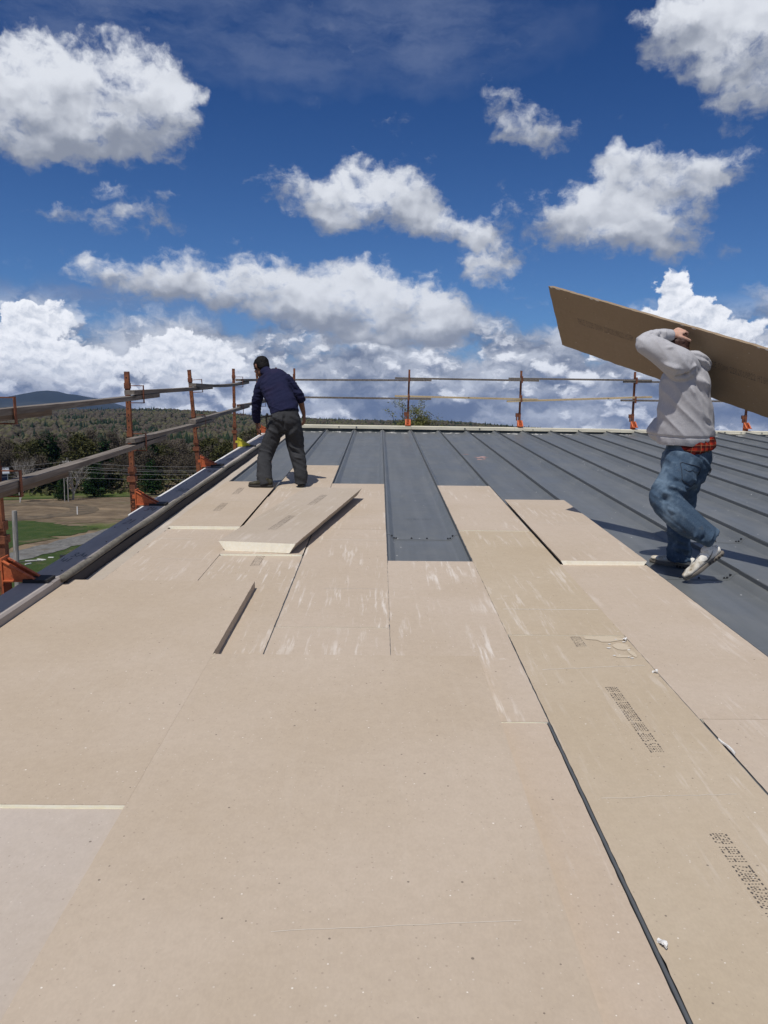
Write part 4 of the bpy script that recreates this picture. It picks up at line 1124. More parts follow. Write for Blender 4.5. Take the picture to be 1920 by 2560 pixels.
# the tree just beyond the far roof edge: fine branches and sparse new leaves
r7 = random.Random(77); mb = MB(); lp = []; lt = []; tp = []
mb.tube([(0, 0, -.2), (.1, 0, 6), (0, .1, 12)], [.28, .2, .12], 8)
for i in range(95):
    a = r7.uniform(0, 6.283); el_ = r7.uniform(.12, 1.5); side = math.cos(a)
    L = r7.uniform(3.6, 4.6)*(1.0+.25*math.cos(el_)); e = Vector((math.cos(a)*math.cos(el_)*L*.52, math.sin(a)*math.cos(el_)*L*.6, math.sin(el_)*L*1.25))
    b0 = Vector((0, 0, 10.6+r7.uniform(-1.5, .6))); mid = b0+e*.5+Vector((r7.gauss(0, .2), r7.gauss(0, .2), .25)); en = b0+e
    mb.tube([b0, mid, en], [.045, .028, .010], 4, cap=False)
    for q in range(9):
        t = r7.uniform(.4, 1); p = b0.lerp(mid, t*2) if t < .5 else mid.lerp(en, t*2-1); w = Vector((r7.gauss(0, .35), r7.gauss(0, .35), r7.uniform(.1, .55)))
        mb.tube([p, p+w*.6, p+w], [.010, .007, .004], 3, cap=False)
        n_ = int(58*(1.0 if e.x < .6 else .5))
        for z_ in range(n_): lp.append(tuple(p+w*r7.random()+Vector((r7.gauss(0, .13), r7.gauss(0, .13), r7.gauss(0, .13))))); lt.append(.75-.18*e.x+r7.uniform(-.3, .3))
e = empty('budding_tree', Matrix.Translation((2.35, 48, GROUND)))
tag(e, 'yellow green tree top with sparse new leaves just over the far roof edge', 'tree')
tm = bpy.data.meshes.new('trunk'); tm.from_pydata([tuple(v) for v in mb.v], [], mb.f); tm.materials.append(M_BARK); tm.update()
M_NEWLEAF = rnd_mat('new_leaf', [(.0, (.075, .065, .045)), (.5, (.12, .12, .045)), (1.0, (.18, .19, .06))])
link(bpy.data.objects.new('trunk', tm), e); link(bpy.data.objects.new('crown', leaf_mesh('crown', lp, .085, M_NEWLEAF, 1.4, .2, np.array(lt))), e)

# ------------------------------------------------------------------ utility poles, wires, shed, small things in the field
M_POLE = mat('grey_pole_wood', (.30, .285, .265), .9, 0, .2, lambda g: setc(g, g.mix(g.step(g.noise(g.v('MULTIPLY', g.obj, (8, 8, .8)), 2, 6, .65), .35, .7), (.20, .19, .175), (.42, .40, .375))))
def upole(x, y, H, r, label, arms=True):
    e = empty('utility_pole', Matrix.Translation((x, y, GROUND))); tag(e, label, 'utility pole')
    m = MB(); m.tube([(0, 0, -.3), (0, 0, H*.5), (0, 0, H)], [r, r*.88, r*.76], 12); m.build('pole', M_POLE, e, smooth=False)
    if arms:
        m = MB(); m.bar((-.9, -r, H-.9), (.9, -r, H-.9), .1, .12); m.build('crossarm', M_POLE, e)
        m = MB()
        for xx in (-.8, -.3, .3, .8): m.tube([(xx, -r, H-.84), (xx, -r, H-.64)], .05, 6)
        h = m.build('insulators', M_WHITE, e); h['kind'] = 'stuff'
    return e
x, y = pol(-25.5, 41.5); upole(x, y, 11.2, .155, 'weathered grey utility pole close by, behind the nearest orange bracket', False)
pa, pb = pol(-22.05, 168), pol(-22.28, 169)
upole(*pa, 9.0, .10, 'thin pale utility pole, the taller of the two by the field edge')
upole(*pb, 8.2, .09, 'thin pale utility pole, the shorter of the two by the field edge')
M_WIRE = mat('pale_wire', (.30, .30, .31), .6)
wires = [(8.2, 'topmost'), (7.3, 'second'), (6.9, 'third'), (6.2, 'fourth'), (5.0, 'lowest')]
for (z, nm) in wires:
    m = MB(); L = []
    for (azs) in ((-40, 138), (-22.1, 168), (-6, 182)): L.append(Vector((*pol(azs[0], azs[1]), GROUND+z+(1.2 if azs[0] == -40 else -.6 if azs[0] == -6 else 0))))
    for a, b in zip(L, L[1:]):
        n = 14; m.tube([a.lerp(b, i/n)-Vector((0, 0, 1.3*(1-(2*i/n-1)**2)*(z/9))) for i in range(n+1)], .019, 4)
    tag(m.build('power_line', M_WIRE, None), '%s of the pale power lines across the dark treeline' % nm, 'power line', 'power lines along the field edge')
# blue shed
x, y = pol(-26.75, 190)
e = empty('blue_shed', Matrix.Translation((x, y, GROUND)) @ Matrix.Rotation(R(27), 4, 'Z')); tag(e, 'dark blue metal shed with a pale roof at the left border', 'shed')
M_BLUE = mat('dark_blue_siding', (.020, .030, .085), .6)
m = MB(); m.box(-9, 3.2, -2, 4, 0, 4.9); m.build('wall', M_BLUE, e)
m = MB(); m.add([(-9.4, -2.5, 4.85), (3.6, -2.5, 4.85), (3.6, 1, 6.0), (-9.4, 1, 6.0), (-9.4, 4.5, 4.85), (3.6, 4.5, 4.85)], [(0, 1, 2, 3), (3, 2, 5, 4)]); m.box(-9.4, 3.6, -2.55, -2.45, 4.7, 4.88); m.build('roof', mat('pale_metal_roof', (.30, .33, .37), .5), e)
m = MB(); m.box(3.15, 3.3, -2.08, -1.92, 0, 4.85); m.build('corner_trim', M_WHITE, e)
m = MB()
for i in range(24): m.box(-9+.5*i, -8.95+.5*i, -2.03, -2.0, 0, 4.8)
h = m.build('siding_rib', M_BLUE, e); h['kind'] = 'stuff'
# survey stake, scraps of pipe and board on the lawn
x, y = pol(-21.5, 143); m = MB(); m.box(-.07, .07, -.07, .07, 0, 1.4); m.box(-.09, .09, -.09, .09, 1.4, 1.45); tag(m.build('survey_stake', M_WHITE, None, Matrix.Translation((x, y, GROUND))), 'small white stake standing in the bare dirt field', 'stake')
for i, (az, el, L, w, rz, lb) in enumerate(((-24.35, 9.2, 1.9, .10, 1.2, 'long white pipe lying in the grass'), (-23.9, 9.15, 1.2, .14, 1.9, 'short white board lying in the grass'), (-24.75, 9.4, .8, .14, .4, 'short pale board nearest in the grass litter'), (-23.3, 9.05, .6, .22, 1.5, 'white scrap at the right of the grass litter'), (-24.6, 9.25, 2.2, .08, 1.05, 'thin grey pipe beside the white one in the grass'))):
    x, y = pol(az, gd(el)); m = MB(); m.box(-w/2, w/2, -L/2, L/2, 0, .08 if w > .12 else .1)
    tag(m.build('litter', M_WHITE if i != 4 else M_GRAVEL, None, Matrix.Translation((x, y, GROUND+.06)) @ Matrix.Rotation(-rz, 4, 'Z')), lb, 'litter')
x, y = pol(-22.5, gd(9.05)); m = MB(); m.add([(.5*math.cos(a)*s, .3*math.sin(a)*s, z) for z, s in ((0, 1), (.25, .8)) for a in [i*math.pi/4 for i in range(8)]], [tuple(range(8, 16))]+[(i, (i+1) % 8, 8+(i+1) % 8, 8+i) for i in range(8)])
tag(m.build('dark_bundle', M_BLACK, None, Matrix.Translation((x, y, GROUND+.05))), 'dark bundle lying in the grass right of the white scraps', 'litter')

# ------------------------------------------------------------------ air
hb = MB(); hb.box(-9000, 9000, -200, 12500, GROUND-22, 520)
hz = hb.build('haze', None) if False else mesh_obj('haze', hb.v, hb.f, [], None)
hm = bpy.data.materials.new('haze'); hm.use_nodes = True; ht = hm.node_tree; ht.nodes.clear()
pv = ht.nodes.new('ShaderNodeVolumePrincipled'); pv.inputs['Color'].default_value = (.34, .54, 1.0, 1); pv.inputs['Density'].default_value = HAZE; pv.inputs['Anisotropy'].default_value = .0
oo = ht.nodes.new('ShaderNodeOutputMaterial'); ht.links.new(pv.outputs[0], oo.inputs['Volume'])
hz.data.materials.append(hm); tag(hz, kind='stuff')

# ------------------------------------------------------------------ people
def catmull(P, k=4):
    P = np.array(P, float); out = []
    n = len(P)
    for i in range(n-1):
        p0, p1, p2, p3 = P[max(i-1, 0)], P[i], P[i+1], P[min(i+2, n-1)]
        for j in range(k):
            t = j/k
            out.append(.5*((2*p1)+(-p0+p2)*t+(2*p0-5*p1+4*p2-p3)*t*t+(-p0+3*p1-3*p2+p3)*t**3))
    out.append(P[-1]); return np.array(out)
def limb(mb, nodes, side=(1, 0, 0), n=20, k=4, cap=True, sq=2.0):
    """nodes: (x,y,z,ra,rb); ra is measured along the side vector; sq>2 makes the section boxier"""
    C = catmull([(*q, q[3]) if len(q) == 4 else q for q in nodes], k)
    P = [Vector(c[:3]) for c in C]; S = Vector(side)
    rings = []
    for i, p in enumerate(P):
        t = (P[min(i+1, len(P)-1)]-P[max(i-1, 0)]).normalized()
        u = (S-t*S.dot(t)).normalized(); v = t.cross(u); rings.append((p, u, v, max(C[i][3], .001), max(C[i][4], .001), t))
    if cap:
        def capr(r, sgn):
            p, u, v, a, b, t = r; m = min(a, b); o = []
            for q in (.45, .8, .97): 
                f = math.sqrt(max(0, 1-q*q)); o.append((p+t*sgn*m*q*.8, u, v, a*f, b*f, t))
            return o
        rings = list(reversed(capr(rings[0], -1)))+rings+capr(rings[-1], 1)
    o = len(mb.v)
    for p, u, v, a, b, t in rings:
        for j in range(n):
            th = 2*math.pi*j/n; cc, ss = math.cos(th), math.sin(th)
            f = (abs(cc)**sq+abs(ss)**sq)**(-1/sq)
            mb.v.append(p+u*cc*f*a+v*ss*f*b)
    for i in range(len(rings)-1):
        for j in range(n):
            a = o+i*n+j; b = o+i*n+(j+1) % n; mb.f.append((a, b, b+n, a+n)); mb.mi.append(0)
    mb.f.append(tuple(o+j for j in reversed(range(n)))); mb.mi.append(0)
    mb.f.append(tuple(o+(len(rings)-1)*n+j for j in range(n))); mb.mi.append(0)
def ball(mb, c, r, rot=None, n=2):
    V, F = (IV, IF); r = r if isinstance(r, (tuple, list)) else (r, r, r)
    vs = [Vector((v[0]*r[0], v[1]*r[1], v[2]*r[2])) for v in V]
    if rot is not None: vs = [rot @ v for v in vs]
    mb.add([v+Vector(c) for v in vs], [tuple(int(q) for q in f) for f in F])
def fuse(name, mb, voxel, m_, parent, origin, smooth=3, deform=None, smooth_fac=.5):
    me = bpy.data.meshes.new('tmp'); me.from_pydata([tuple(v-Vector(origin)) for v in mb.v], [], mb.f)
    o = bpy.data.objects.new('tmp', me); COL.objects.link(o)
    rm = o.modifiers.new('r', 'REMESH'); rm.mode = 'VOXEL'; rm.voxel_size = voxel; rm.use_smooth_shade = True
    sm = o.modifiers.new('s', 'SMOOTH'); sm.iterations = smooth; sm.factor = smooth_fac
    dg = bpy.context.evaluated_depsgraph_get(); ev = o.evaluated_get(dg)
    nm = bpy.data.meshes.new_from_object(ev); bpy.data.objects.remove(o); bpy.data.meshes.remove(me)
    nm.name = name
    n = len(nm.vertices); co = np.empty(n*3, np.float32); nm.vertices.foreach_get('co', co); co = co.reshape(-1, 3).astype(float)
    no = np.empty(n*3, np.float32); nm.vertex_normals.foreach_get('vector', no); no = no.reshape(-1, 3).astype(float)
    if deform is not None:
        w = co+np.array(origin); d = deform(w, no); co = co+(no*d[:, None])
        nm.vertices.foreach_set('co', co.reshape(-1).astype(np.float32))
    nm.materials.clear(); nm.materials.append(m_)
    nm.polygons.foreach_set('use_smooth', [True]*len(nm.polygons)); nm.update()
    ob = bpy.data.objects.new(name, nm); return link(ob, parent, Matrix.Identity(4))
def segdist(w, a, b):
    a = np.array(a); b = np.array(b); ab = b-a; t = np.clip(((w-a)@ab)/(ab@ab), 0, 1); return np.linalg.norm(w-(a+t[:, None]*ab), axis=1), t
def folds(w, L):
    """L: (a, b, amplitude, width); each a soft ridge (or groove) tapering at its ends"""
    d = np.zeros(len(w))
    for a, b, amp, wd in L:
        q, t = segdist(w, a, b); d += amp*np.exp(-(q/wd)**2)*np.clip(np.sin(np.pi*np.clip(t, .06, .94))*1.3, 0, 1)
    return d
def crinkle(w, M, amp, seed, oct=3):
    """stretched ridged noise: folds across the short direction of M"""
    q = w@np.array(M).T
    return amp*np.array([1-2.2*abs(mnoise.fractal(Vector(p)+Vector((seed, seed*2, 0)), 1.0, 2.0, oct)) for p in q])

def hand(mb, wrist, d, palm, curl, thumb_side, sc=1.0, thumb_curl=.5, spread=.06, lens=(.072, .080, .074, .058)):
    d = Vector(d).normalized(); n = Vector(palm); n = (n-d*n.dot(d)).normalized(); s = n.cross(d)*thumb_side; wrist = Vector(wrist)
    limb(mb, [(*wrist, .026*sc, .019*sc), (*(wrist+d*.035*sc), .034*sc, .017*sc), (*(wrist+d*.075*sc), .041*sc, .014*sc), (*(wrist+d*.092*sc), .038*sc, .010*sc)], side=s, k=3)
    for i in range(4):
        base = wrist+d*(.088-.004*abs(i-1))*sc+s*(.030-.0205*i)*sc; dd = (d+s*(1.2-i)*spread).normalized(); L = lens[i]*sc; P = [base-dd*.02*sc, base]
        cv = curl[i] if isinstance(curl, (list, tuple)) and isinstance(curl[0], (list, tuple)) else curl
        for f_, c_ in zip((.45, .32, .23), cv):
            ax = dd.cross(n).normalized(); dd = (Matrix.Rotation(c_, 3, ax) @ dd).normalized(); P.append(P[-1]+dd*L*f_)
        r0 = (.0092, .0095, .0090, .0080)[i]*sc
        limb(mb, [(*p, r, r) for p, r in zip(P, (r0, r0, r0*.94, r0*.88, r0*.78))], side=n, n=10, k=3)
    b = wrist+d*.022*sc+s*.022*sc-n*-.004; td = (d*.55+s*.75+n*.25).normalized(); P = [b, b+td*.038*sc]
    for f_, c_ in zip((.032, .026), (thumb_curl, thumb_curl*.8)):
        td = (td+n*c_*.55+d*c_*.45-s*c_*.35).normalized(); P.append(P[-1]+td*f_*sc)
    limb(mb, [(*p, r*sc, r*sc) for p, r in zip(P, (.015, .013, .011, .009))], side=n, n=10, k=3)

def head(mb, c, fwd, up, sc=1.0):
    """skull, jaw, nose, ears; c is the centre of the skull; returns the local frame"""
    f = Vector(fwd).normalized(); u = Vector(up); u = (u-f*u.dot(f)).normalized(); r = f.cross(u)
    Rm = Matrix((r, f, u)).transposed(); c = Vector(c)
    L = lambda x, y, z: c+Rm @ Vector((x*sc, y*sc, z*sc))
    ball(mb, L(0, -.008, .020), (.074*sc, .094*sc, .088*sc), Rm)
    ball(mb, L(0, .030, -.035), (.058*sc, .062*sc, .070*sc), Rm)
    ball(mb, L(0, .055, -.085), (.034*sc, .030*sc, .026*sc), Rm)
    limb(mb, [(*L(0, .086, .022), .010, .008), (*L(0, .104, -.012), .012, .012), (*L(0, .100, -.028), .015, .009)], side=r, n=10, k=2)
    limb(mb, [(*L(-.045, .074, .030), .008, .010), (*L(0, .086, .034), .010, .010), (*L(.045, .074, .030), .008, .010)], side=u, n=8, k=2)
    limb(mb, [(*L(-.020, .084, -.056), .005, .006), (*L(0, .091, -.054), .006, .008), (*L(.020, .084, -.056), .005, .006)], side=u, n=8, k=2)
    for s in (-1, 1):
        limb(mb, [(*L(s*.074, -.004, .028), .014, .006), (*L(s*.082, -.012, .010), .019, .007), (*L(s*.076, -.004, -.022), .010, .006)], side=f, n=10, k=3)
        ball(mb, L(s*.046, .062, -.018), (.020*sc, .016*sc, .018*sc), Rm)
    return L, Rm
def eyes(parent, origin, L, sc=1.0):
    m = MB()
    for s in (-1, 1): ball(m, L(s*.031, .078, .010)-Vector(origin), .0125*sc)
    return m.build('eyes', M_EYE, parent, Matrix.Identity(4), True)

def shoe(parent, origin, heel, toe, up, lenfac=1.0, upper=None, sole=None, sole_h=.028, boot=False, toe_up=0.0, name='shoe'):
    heel, toe = Vector(heel), Vector(toe); f = (toe-heel).normalized(); u = Vector(up); u = (u-f*u.dot(f)).normalized(); r = f.cross(u)
    M = Matrix((f, -r, u)).transposed().to_4x4(); M.translation = heel-Vector(origin)
    L = (toe-heel).length*lenfac; k = L/.29
    def bend(x): return toe_up*max(0, (x-.20*k))**1.5*6
    mb = MB()
    limb(mb, [(.016*k, 0, sole_h+.030, .027, .030), (.05*k, 0, sole_h+.036, .035, .040), (.10*k, 0, sole_h+.036, .037, .040), (.15*k, 0, sole_h+.028, .041, .032), (.20*k, 0, sole_h+.018+bend(.2*k), .046, .024), (.25*k, .002, sole_h+.013+bend(.25*k), .041, .018), (.276*k, .002, sole_h+.012+bend(.276*k), .024, .014)], side=(0, 1, 0), k=4)
    limb(mb, [(.062*k, 0, sole_h+.03, .040, .032), (.066*k, 0, sole_h+.060, .044, .034), (.066*k, 0, sole_h+.074, .044, .034)], side=(1, 0, 0), k=3)
    t = fuse(name, mb, .0055, upper, parent, (0, 0, 0), 2, lambda w, n_: .0012*np.sin(w[:, 0]*130)*np.exp(-((w[:, 2]-sole_h-.03)/.03)**2))
    t.matrix_local = M
    # sole: outline swept down
    out = []
    N = 44
    for i in range(N):
        a = 2*math.pi*i/N; x = .143*k-.148*k*math.cos(a); wv = .036+.013*max(0, (x-.12*k)/.14)*(1 if x > .12*k else 0)
        y = (.036+.014*math.exp(-((x-.205*k)/.06)**2)-.006*math.exp(-((x-.11*k)/.04)**2))*math.copysign(abs(math.sin(a))**.62, math.sin(a)); out.append((x, y))
    m = MB(); rings = [(0, .93), (.004, 1.0), (sole_h-.004, 1.02), (sole_h+.004, .97)]
    for z, s in rings:
        for x, y in out: m.v.append(Vector((.143*k+(x-.143*k)*s, y*s, z+bend(x))))
    for q in range(3):
        for i in range(N): j = (i+1) % N; m.f.append((q*N+i, q*N+j, (q+1)*N+j, (q+1)*N+i)); m.mi.append(0)
    m.f += [tuple(reversed(range(N))), tuple(3*N+i for i in range(N))]; m.mi += [0, 0]
    m.build('sole', sole, t, Matrix.Identity(4), True)
    return t, k, bend

def _skin(base, red):
    def f(g):
        n = g.noise(g.obj, 40, 5, .6); setc(g, g.mix(g.step(n, .3, .7), base, red)); g.b.inputs['Subsurface Weight'].default_value = .08; g.b.inputs['Subsurface Radius'].default_value = (.01, .004, .002); bump(g, g.noise(g.obj, 180, 3, .6), .2, .0006)
    return f
M_EYE = mat('eye', (.5, .48, .45), .2)
M_SKIN_DARK = mat('tan_brown_skin', (.2, .1, .06), .55, 0, .4, _skin((.165, .075, .045), (.22, .105, .065)))
M_SKIN_LIGHT = mat('light_skin', (.5, .3, .2), .5, 0, .4, _skin((.50, .285, .20), (.58, .36, .27)))
def cloth(name, a, b, sc=220, blot=None, bsc=6, rough=.95, sheen=.0):
    def f(g):
        n = g.noise(g.obj, sc, 3, .7); c = g.mix(g.step(n, .3, .7), a, b)
        if blot: c = g.mix(g.step(g.noise(g.obj, bsc, 5, .6), .45, .72, 0, .8), c, blot)
        setc(g, c); bump(g, g.m('ADD', g.m('MULTIPLY', n, .05), g.m('MULTIPLY', g.noise(g.v('MULTIPLY', g.obj, (1.3, 1, 1)), 9, 3, .5, .8), 1.0)), .22, .02); g.b.inputs['Sheen Weight'].default_value = sheen
    return mat(name, a, rough, 0, .15, f)
M_NAVY = cloth('navy_knit', (.009, .011, .034), (.017, .019, .050), 260, (.024, .021, .052), 5)
M_CHARCOAL = cloth('charcoal_work_trousers', (.026, .027, .030), (.044, .045, .048), 200, (.054, .055, .058), 7)
M_HOODIE = cloth('heather_grey_fleece', (.36, .36, .38), (.50, .495, .51), 240, (.40, .39, .40), 4)
def _denim(g):
    n = g.noise(g.v('MULTIPLY', g.obj, (1, 1, .4)), 260, 3, .7); big = g.noise(g.obj, 5.5, 6, .62); mid = g.noise(g.obj, 24, 5, .65)
    c = g.mix(g.step(n, .3, .7), (.032, .056, .092), (.058, .092, .138))
    c = g.mix(g.step(big, .46, .66, 0, .75), c, (.145, .205, .27)); c = g.mix(g.step(mid, .55, .75, 0, .45), c, (.17, .215, .26))
    c = g.mix(g.step(g.noise(g.obj, 9, 5, .6), .60, .75, 0, .5), c, (.075, .07, .06)); setc(g, c); bump(g, g.m('ADD', g.m('MULTIPLY', n, .05), g.noise(g.obj, 9, 4, .55, .8)), .3, .02)
M_DENIM = mat('faded_blue_denim', (.06, .1, .16), .9, 0, .15, _denim)
def _sneak(g):
    n = g.noise(g.obj, 22, 6, .68); n2 = g.noise(g.obj, 90, 4, .65)
    sx = g.n('ShaderNodeSeparateXYZ', ins={0: g.obj}).outputs[0]
    dirt = g.m('ADD', g.step(sx, .10, .24, 0, .55), g.m('MULTIPLY', g.m('SUBTRACT', n, .5), 2.4), clamp=True)
    c = g.mix(dirt, (.78, .75, .67), (.30, .24, .15)); c = g.mix(g.step(n2, .55, .7, 0, .6), c, (.10, .08, .05)); setc(g, c)
M_SNEAK = mat('dirty_white_leather', (.6, .55, .48), .7, 0, .35, _sneak)
M_SOLE = mat('grimy_sole', (.035, .032, .028), .85)
M_WSOLE = mat('dirty_midsole', (.16, .14, .115), .8)
def _boot(g):
    n = g.noise(g.obj, 34, 6, .68); c = g.mix(g.step(n, .35, .65), (.022, .021, .014), (.075, .068, .045)); setc(g, c)
M_BOOT = mat('olive_brown_hiking_shoe', (.05, .045, .03), .8, 0, .3, _boot)
M_HAIR = mat('black_hair', (.007, .006, .006), .75, 0, .2, lambda g: bump(g, g.noise(g.v('MULTIPLY', g.obj, (1, 1, 3)), 90, 5, .7), .6, .004))
M_HAIR2 = mat('dark_red_brown_hair', (.055, .022, .014), .6, 0, .4, lambda g: bump(g, g.noise(g.obj, 110, 5, .7), .6, .004))
def _plaid(g):
    s = g.n('ShaderNodeSeparateXYZ', ins={0: g.obj}); a = g.m('ADD', s.outputs[0], s.outputs[1])
    h = g.step(g.m('FRACT', g.m('MULTIPLY', s.outputs[2], 26.0)), .35, .55); v = g.step(g.m('FRACT', g.m('MULTIPLY', a, 22.0)), .35, .55)
    c = g.mix(h, (.36, .030, .016), (.10, .012, .010)); c = g.mix(g.m('MULTIPLY', v, .65), c, (.035, .010, .012))
    l = g.m('MAXIMUM', g.step(g.m('FRACT', g.m('MULTIPLY', s.outputs[2], 26.0)), .93, .96), g.step(g.m('FRACT', g.m('MULTIPLY', a, 22.0)), .93, .96))
    c = g.mix(g.m('MULTIPLY', l, .6), c, (.50, .26, .12)); setc(g, c)
M_PLAID = mat('red_plaid_flannel', (.3, .03, .02), .95, 0, .1, _plaid)
M_BELT = mat('dark_belt', (.020, .014, .010), .5)
M_STRAP = mat('black_strap', (.01, .01, .012), .6)
M_SWOOSH = mat('grey_shoe_mark', (.10, .095, .09), .5)
M_LACE = mat('dirty_lace', (.32, .30, .26), .9)

# ---- the stooping worker (left)
O1 = (-1.08, 8.55, 0.0)
W1 = empty('person', ROOF @ Matrix.Translation(O1))
tag(W1, 'person in navy pullover and charcoal trousers stooping with their back turned by the rake edge', 'person')
sk = MB()
HC = (-1.392, 9.20, 1.325)
HF, HU = (-.62, .66, -.62), (-.35, .45, .80)
L1, R1 = head(sk, HC, HF, HU, 1.06)
limb(sk, [(-1.20, 8.98, 1.14, .09, .07), (-1.27, 9.06, 1.22, .060, .058), (-1.33, 9.13, 1.27, .054, .056), (-1.36, 9.17, 1.31, .05, .055)], side=(1, 0, 0))
limb(sk, [(-1.06, 8.72, .76, .15, .09), (-1.09, 8.78, .88, .135, .085), (-1.17, 8.92, 1.02, .15, .10), (-1.22, 9.0, 1.15, .15, .085)], side=(.95, -.3, .15))
for sh, el, wr in (((-1.375, 9.10, 1.15), (-1.447, 9.13, .88), (-1.458, 9.20, .672)), ((-1.075, 8.97, 1.18), (-.925, 8.95, 1.00), (-.883, 9.02, .800))):
    limb(sk, [(*sh, .045, .045), (*Vector(sh).lerp(Vector(el), .5), .042, .044), (*el, .034, .036), (*Vector(el).lerp(Vector(wr), .3), .037, .040), (*wr, .023, .028)], side=(1, 0, 0))
for hp, kn, an in (((-1.15, 8.74, .73), (-1.262, 8.68, .39), (-1.242, 8.41, .11)), ((-.975, 8.71, .74), (-.955, 8.74, .43), (-.878, 8.60, .10))):
    limb(sk, [(*hp, .075, .08), (*Vector(hp).lerp(Vector(kn), .5), .068, .07), (*kn, .048, .052), (*Vector(kn).lerp(Vector(an), .35), .05, .053), (*an, .034, .036)], side=(1, 0, 0))
hand(sk, (-1.458, 9.20, .672), (-.02, .10, -1), (.85, .35, 0), (.35, .5, .4), 1, 1.0, .6)
hand(sk, (-.883, 9.02, .800), (.05, .12, -1), (-.9, .3, 0), (.35, .55, .45), -1, 1.0, .5)
def vv(w, n): return .0012*np.sin(w[:, 2]*60)
body = fuse('body', sk, .0062, M_SKIN_DARK, W1, O1, 2)
eyes(W1, O1, L1)
hr = MB(); c_ = L1(0, -.016, .032)
ball(hr, c_, (.083*1.06, .100*1.06, .090*1.06), R1)
ball(hr, L1(0, -.045, -.012), (.075, .062, .070), R1); ball(hr, L1(0, .030, .068), (.066, .062, .042), R1)
for s in (-1, 1): ball(hr, L1(s*.066, .022, .022), (.013, .017, .030), R1)
fuse('hair', hr, .006, M_HAIR, W1, O1, 2, lambda w, n: crinkle(w, [[60, 0, 0], [0, 60, 0], [0, 0, 25]], .0022, 3.0, 3))
# pullover
sw = MB()
limb(sw, [(-1.060, 8.70, .812, .160, .118), (-1.085, 8.75, .90, .160, .118), (-1.135, 8.84, .985, .160, .125), (-1.175, 8.92, 1.07, .172, .132), (-1.21, 8.99, 1.145, .180, .118), (-1.245, 9.045, 1.20, .150, .090), (-1.285, 9.09, 1.245, .085, .072)], side=(.94, -.26, .12), sq=2.4, cap=False)
SHL, SHR = (-1.365, 9.095, 1.145), (-1.075, 8.965, 1.185)
limb(sw, [(-1.25, 9.03, 1.18, .085, .08), (*SHL, .070, .076), (-1.418, 9.115, 1.02, .062, .070), (-1.450, 9.13, .89, .056, .062), (-1.458, 9.165, .78, .049, .054), (-1.460, 9.192, .682, .040, .044)], side=(1, 0, 0), cap=False)
limb(sw, [(-1.17, 9.00, 1.19, .085, .078), (*SHR, .070, .072), (-.995, 8.955, 1.10, .060, .064), (-.925, 8.945, 1.005, .054, .056), (-.903, 8.965, .945, .048, .050)], side=(1, 0, 0), cap=False)
limb(sw, [(-1.285, 9.085, 1.235, .072, .070), (-1.325, 9.125, 1.268, .062, .064), (-1.345, 9.145, 1.285, .060, .062)], side=(1, 0, 0))
def d_sw(w, n):
    back = n[:, 1] < .3
    F = [((-1.33, 8.95, 1.02), (-1.00, 8.80, .95), .010, .014), ((-1.34, 8.93, .96), (-.96, 8.78, .925), .009, .012), ((-1.28, 8.86, .90), (-.93, 8.70, .895), .010, .012), ((-1.30, 8.92, 1.00), (-1.08, 8.80, .90), .008, .012),
         ((-1.34, 9.0, 1.09), (-1.12, 8.85, 1.00), .008, .016), ((-1.02, 8.85, 1.13), (-1.05, 8.80, .98), -.008, .02), ((-1.05, 8.88, 1.20), (-.98, 8.90, 1.08), -.008, .012),
         ((-1.35, 9.0, 1.12), (-1.33, 8.97, 1.00), -.012, .016), ((-1.50, 9.10, .95), (-1.40, 9.10, .90), .009, .012), ((-1.50, 9.1, .90), (-1.41, 9.08, .86), .009, .011), ((-1.51, 9.13, .86), (-1.42, 9.12, .83), -.008, .012), ((-1.50, 9.14, .81), (-1.42, 9.13, .79), .008, .010), ((-1.50, 9.16, .76), (-1.42, 9.15, .735), .008, .010),
         ((-.98, 8.90, 1.05), (-.88, 8.90, 1.03), .009, .011), ((-.99, 8.90, 1.09), (-.92, 8.90, 1.07), -.008, .012), ((-.96, 8.90, 1.00), (-.86, 8.92, .99), .010, .010)]
    d = 1.7*folds(w, F)+crinkle(w, [[3, -2, 3], [2, 3, 0], [-5, 2, 14]], .0065, 1.3, 2)
    d += .005*np.exp(-((w[:, 2]-.85+.3*(w[:, 0]+1.06))/.012)**2)
    # yoke seam
    q, t = segdist(w, (-1.40, 8.98, 1.115), (-1.06, 8.86, 1.185)); d -= .004*np.exp(-(q/.007)**2)
    return d
fuse('pullover', sw, .0065, M_NAVY, W1, O1, 3, d_sw)
# trousers
tr = MB()
limb(tr, [(-1.055, 8.715, .845, .140, .098), (-1.058, 8.70, .80, .156, .118), (-1.062, 8.69, .74, .172, .135), (-1.065, 8.69, .68, .165, .115)], side=(1, -.12, .08), sq=2.3)
limb(tr, [(-1.140, 8.71, .74, .088, .115), (-1.185, 8.70, .62, .092, .108), (-1.235, 8.675, .48, .088, .092), (-1.270, 8.655, .385, .083, .084), (-1.285, 8.59, .30, .082, .083), (-1.280, 8.50, .19, .080, .080), (-1.262, 8.43, .125, .080, .078), (-1.245, 8.405, .050, .076, .078)], side=(1, 0, 0), sq=2.2, cap=False)
limb(tr, [(-.985, 8.69, .75, .090, .115), (-.970, 8.70, .62, .100, .110), (-.955, 8.72, .50, .100, .096), (-.945, 8.72, .415, .090, .086), (-.915, 8.68, .30, .080, .080), (-.888, 8.63, .18, .074, .076), (-.880, 8.605, .115, .072, .074), (-.878, 8.598, .035, .066, .072)], side=(1, 0, 0), sq=2.2, cap=False)
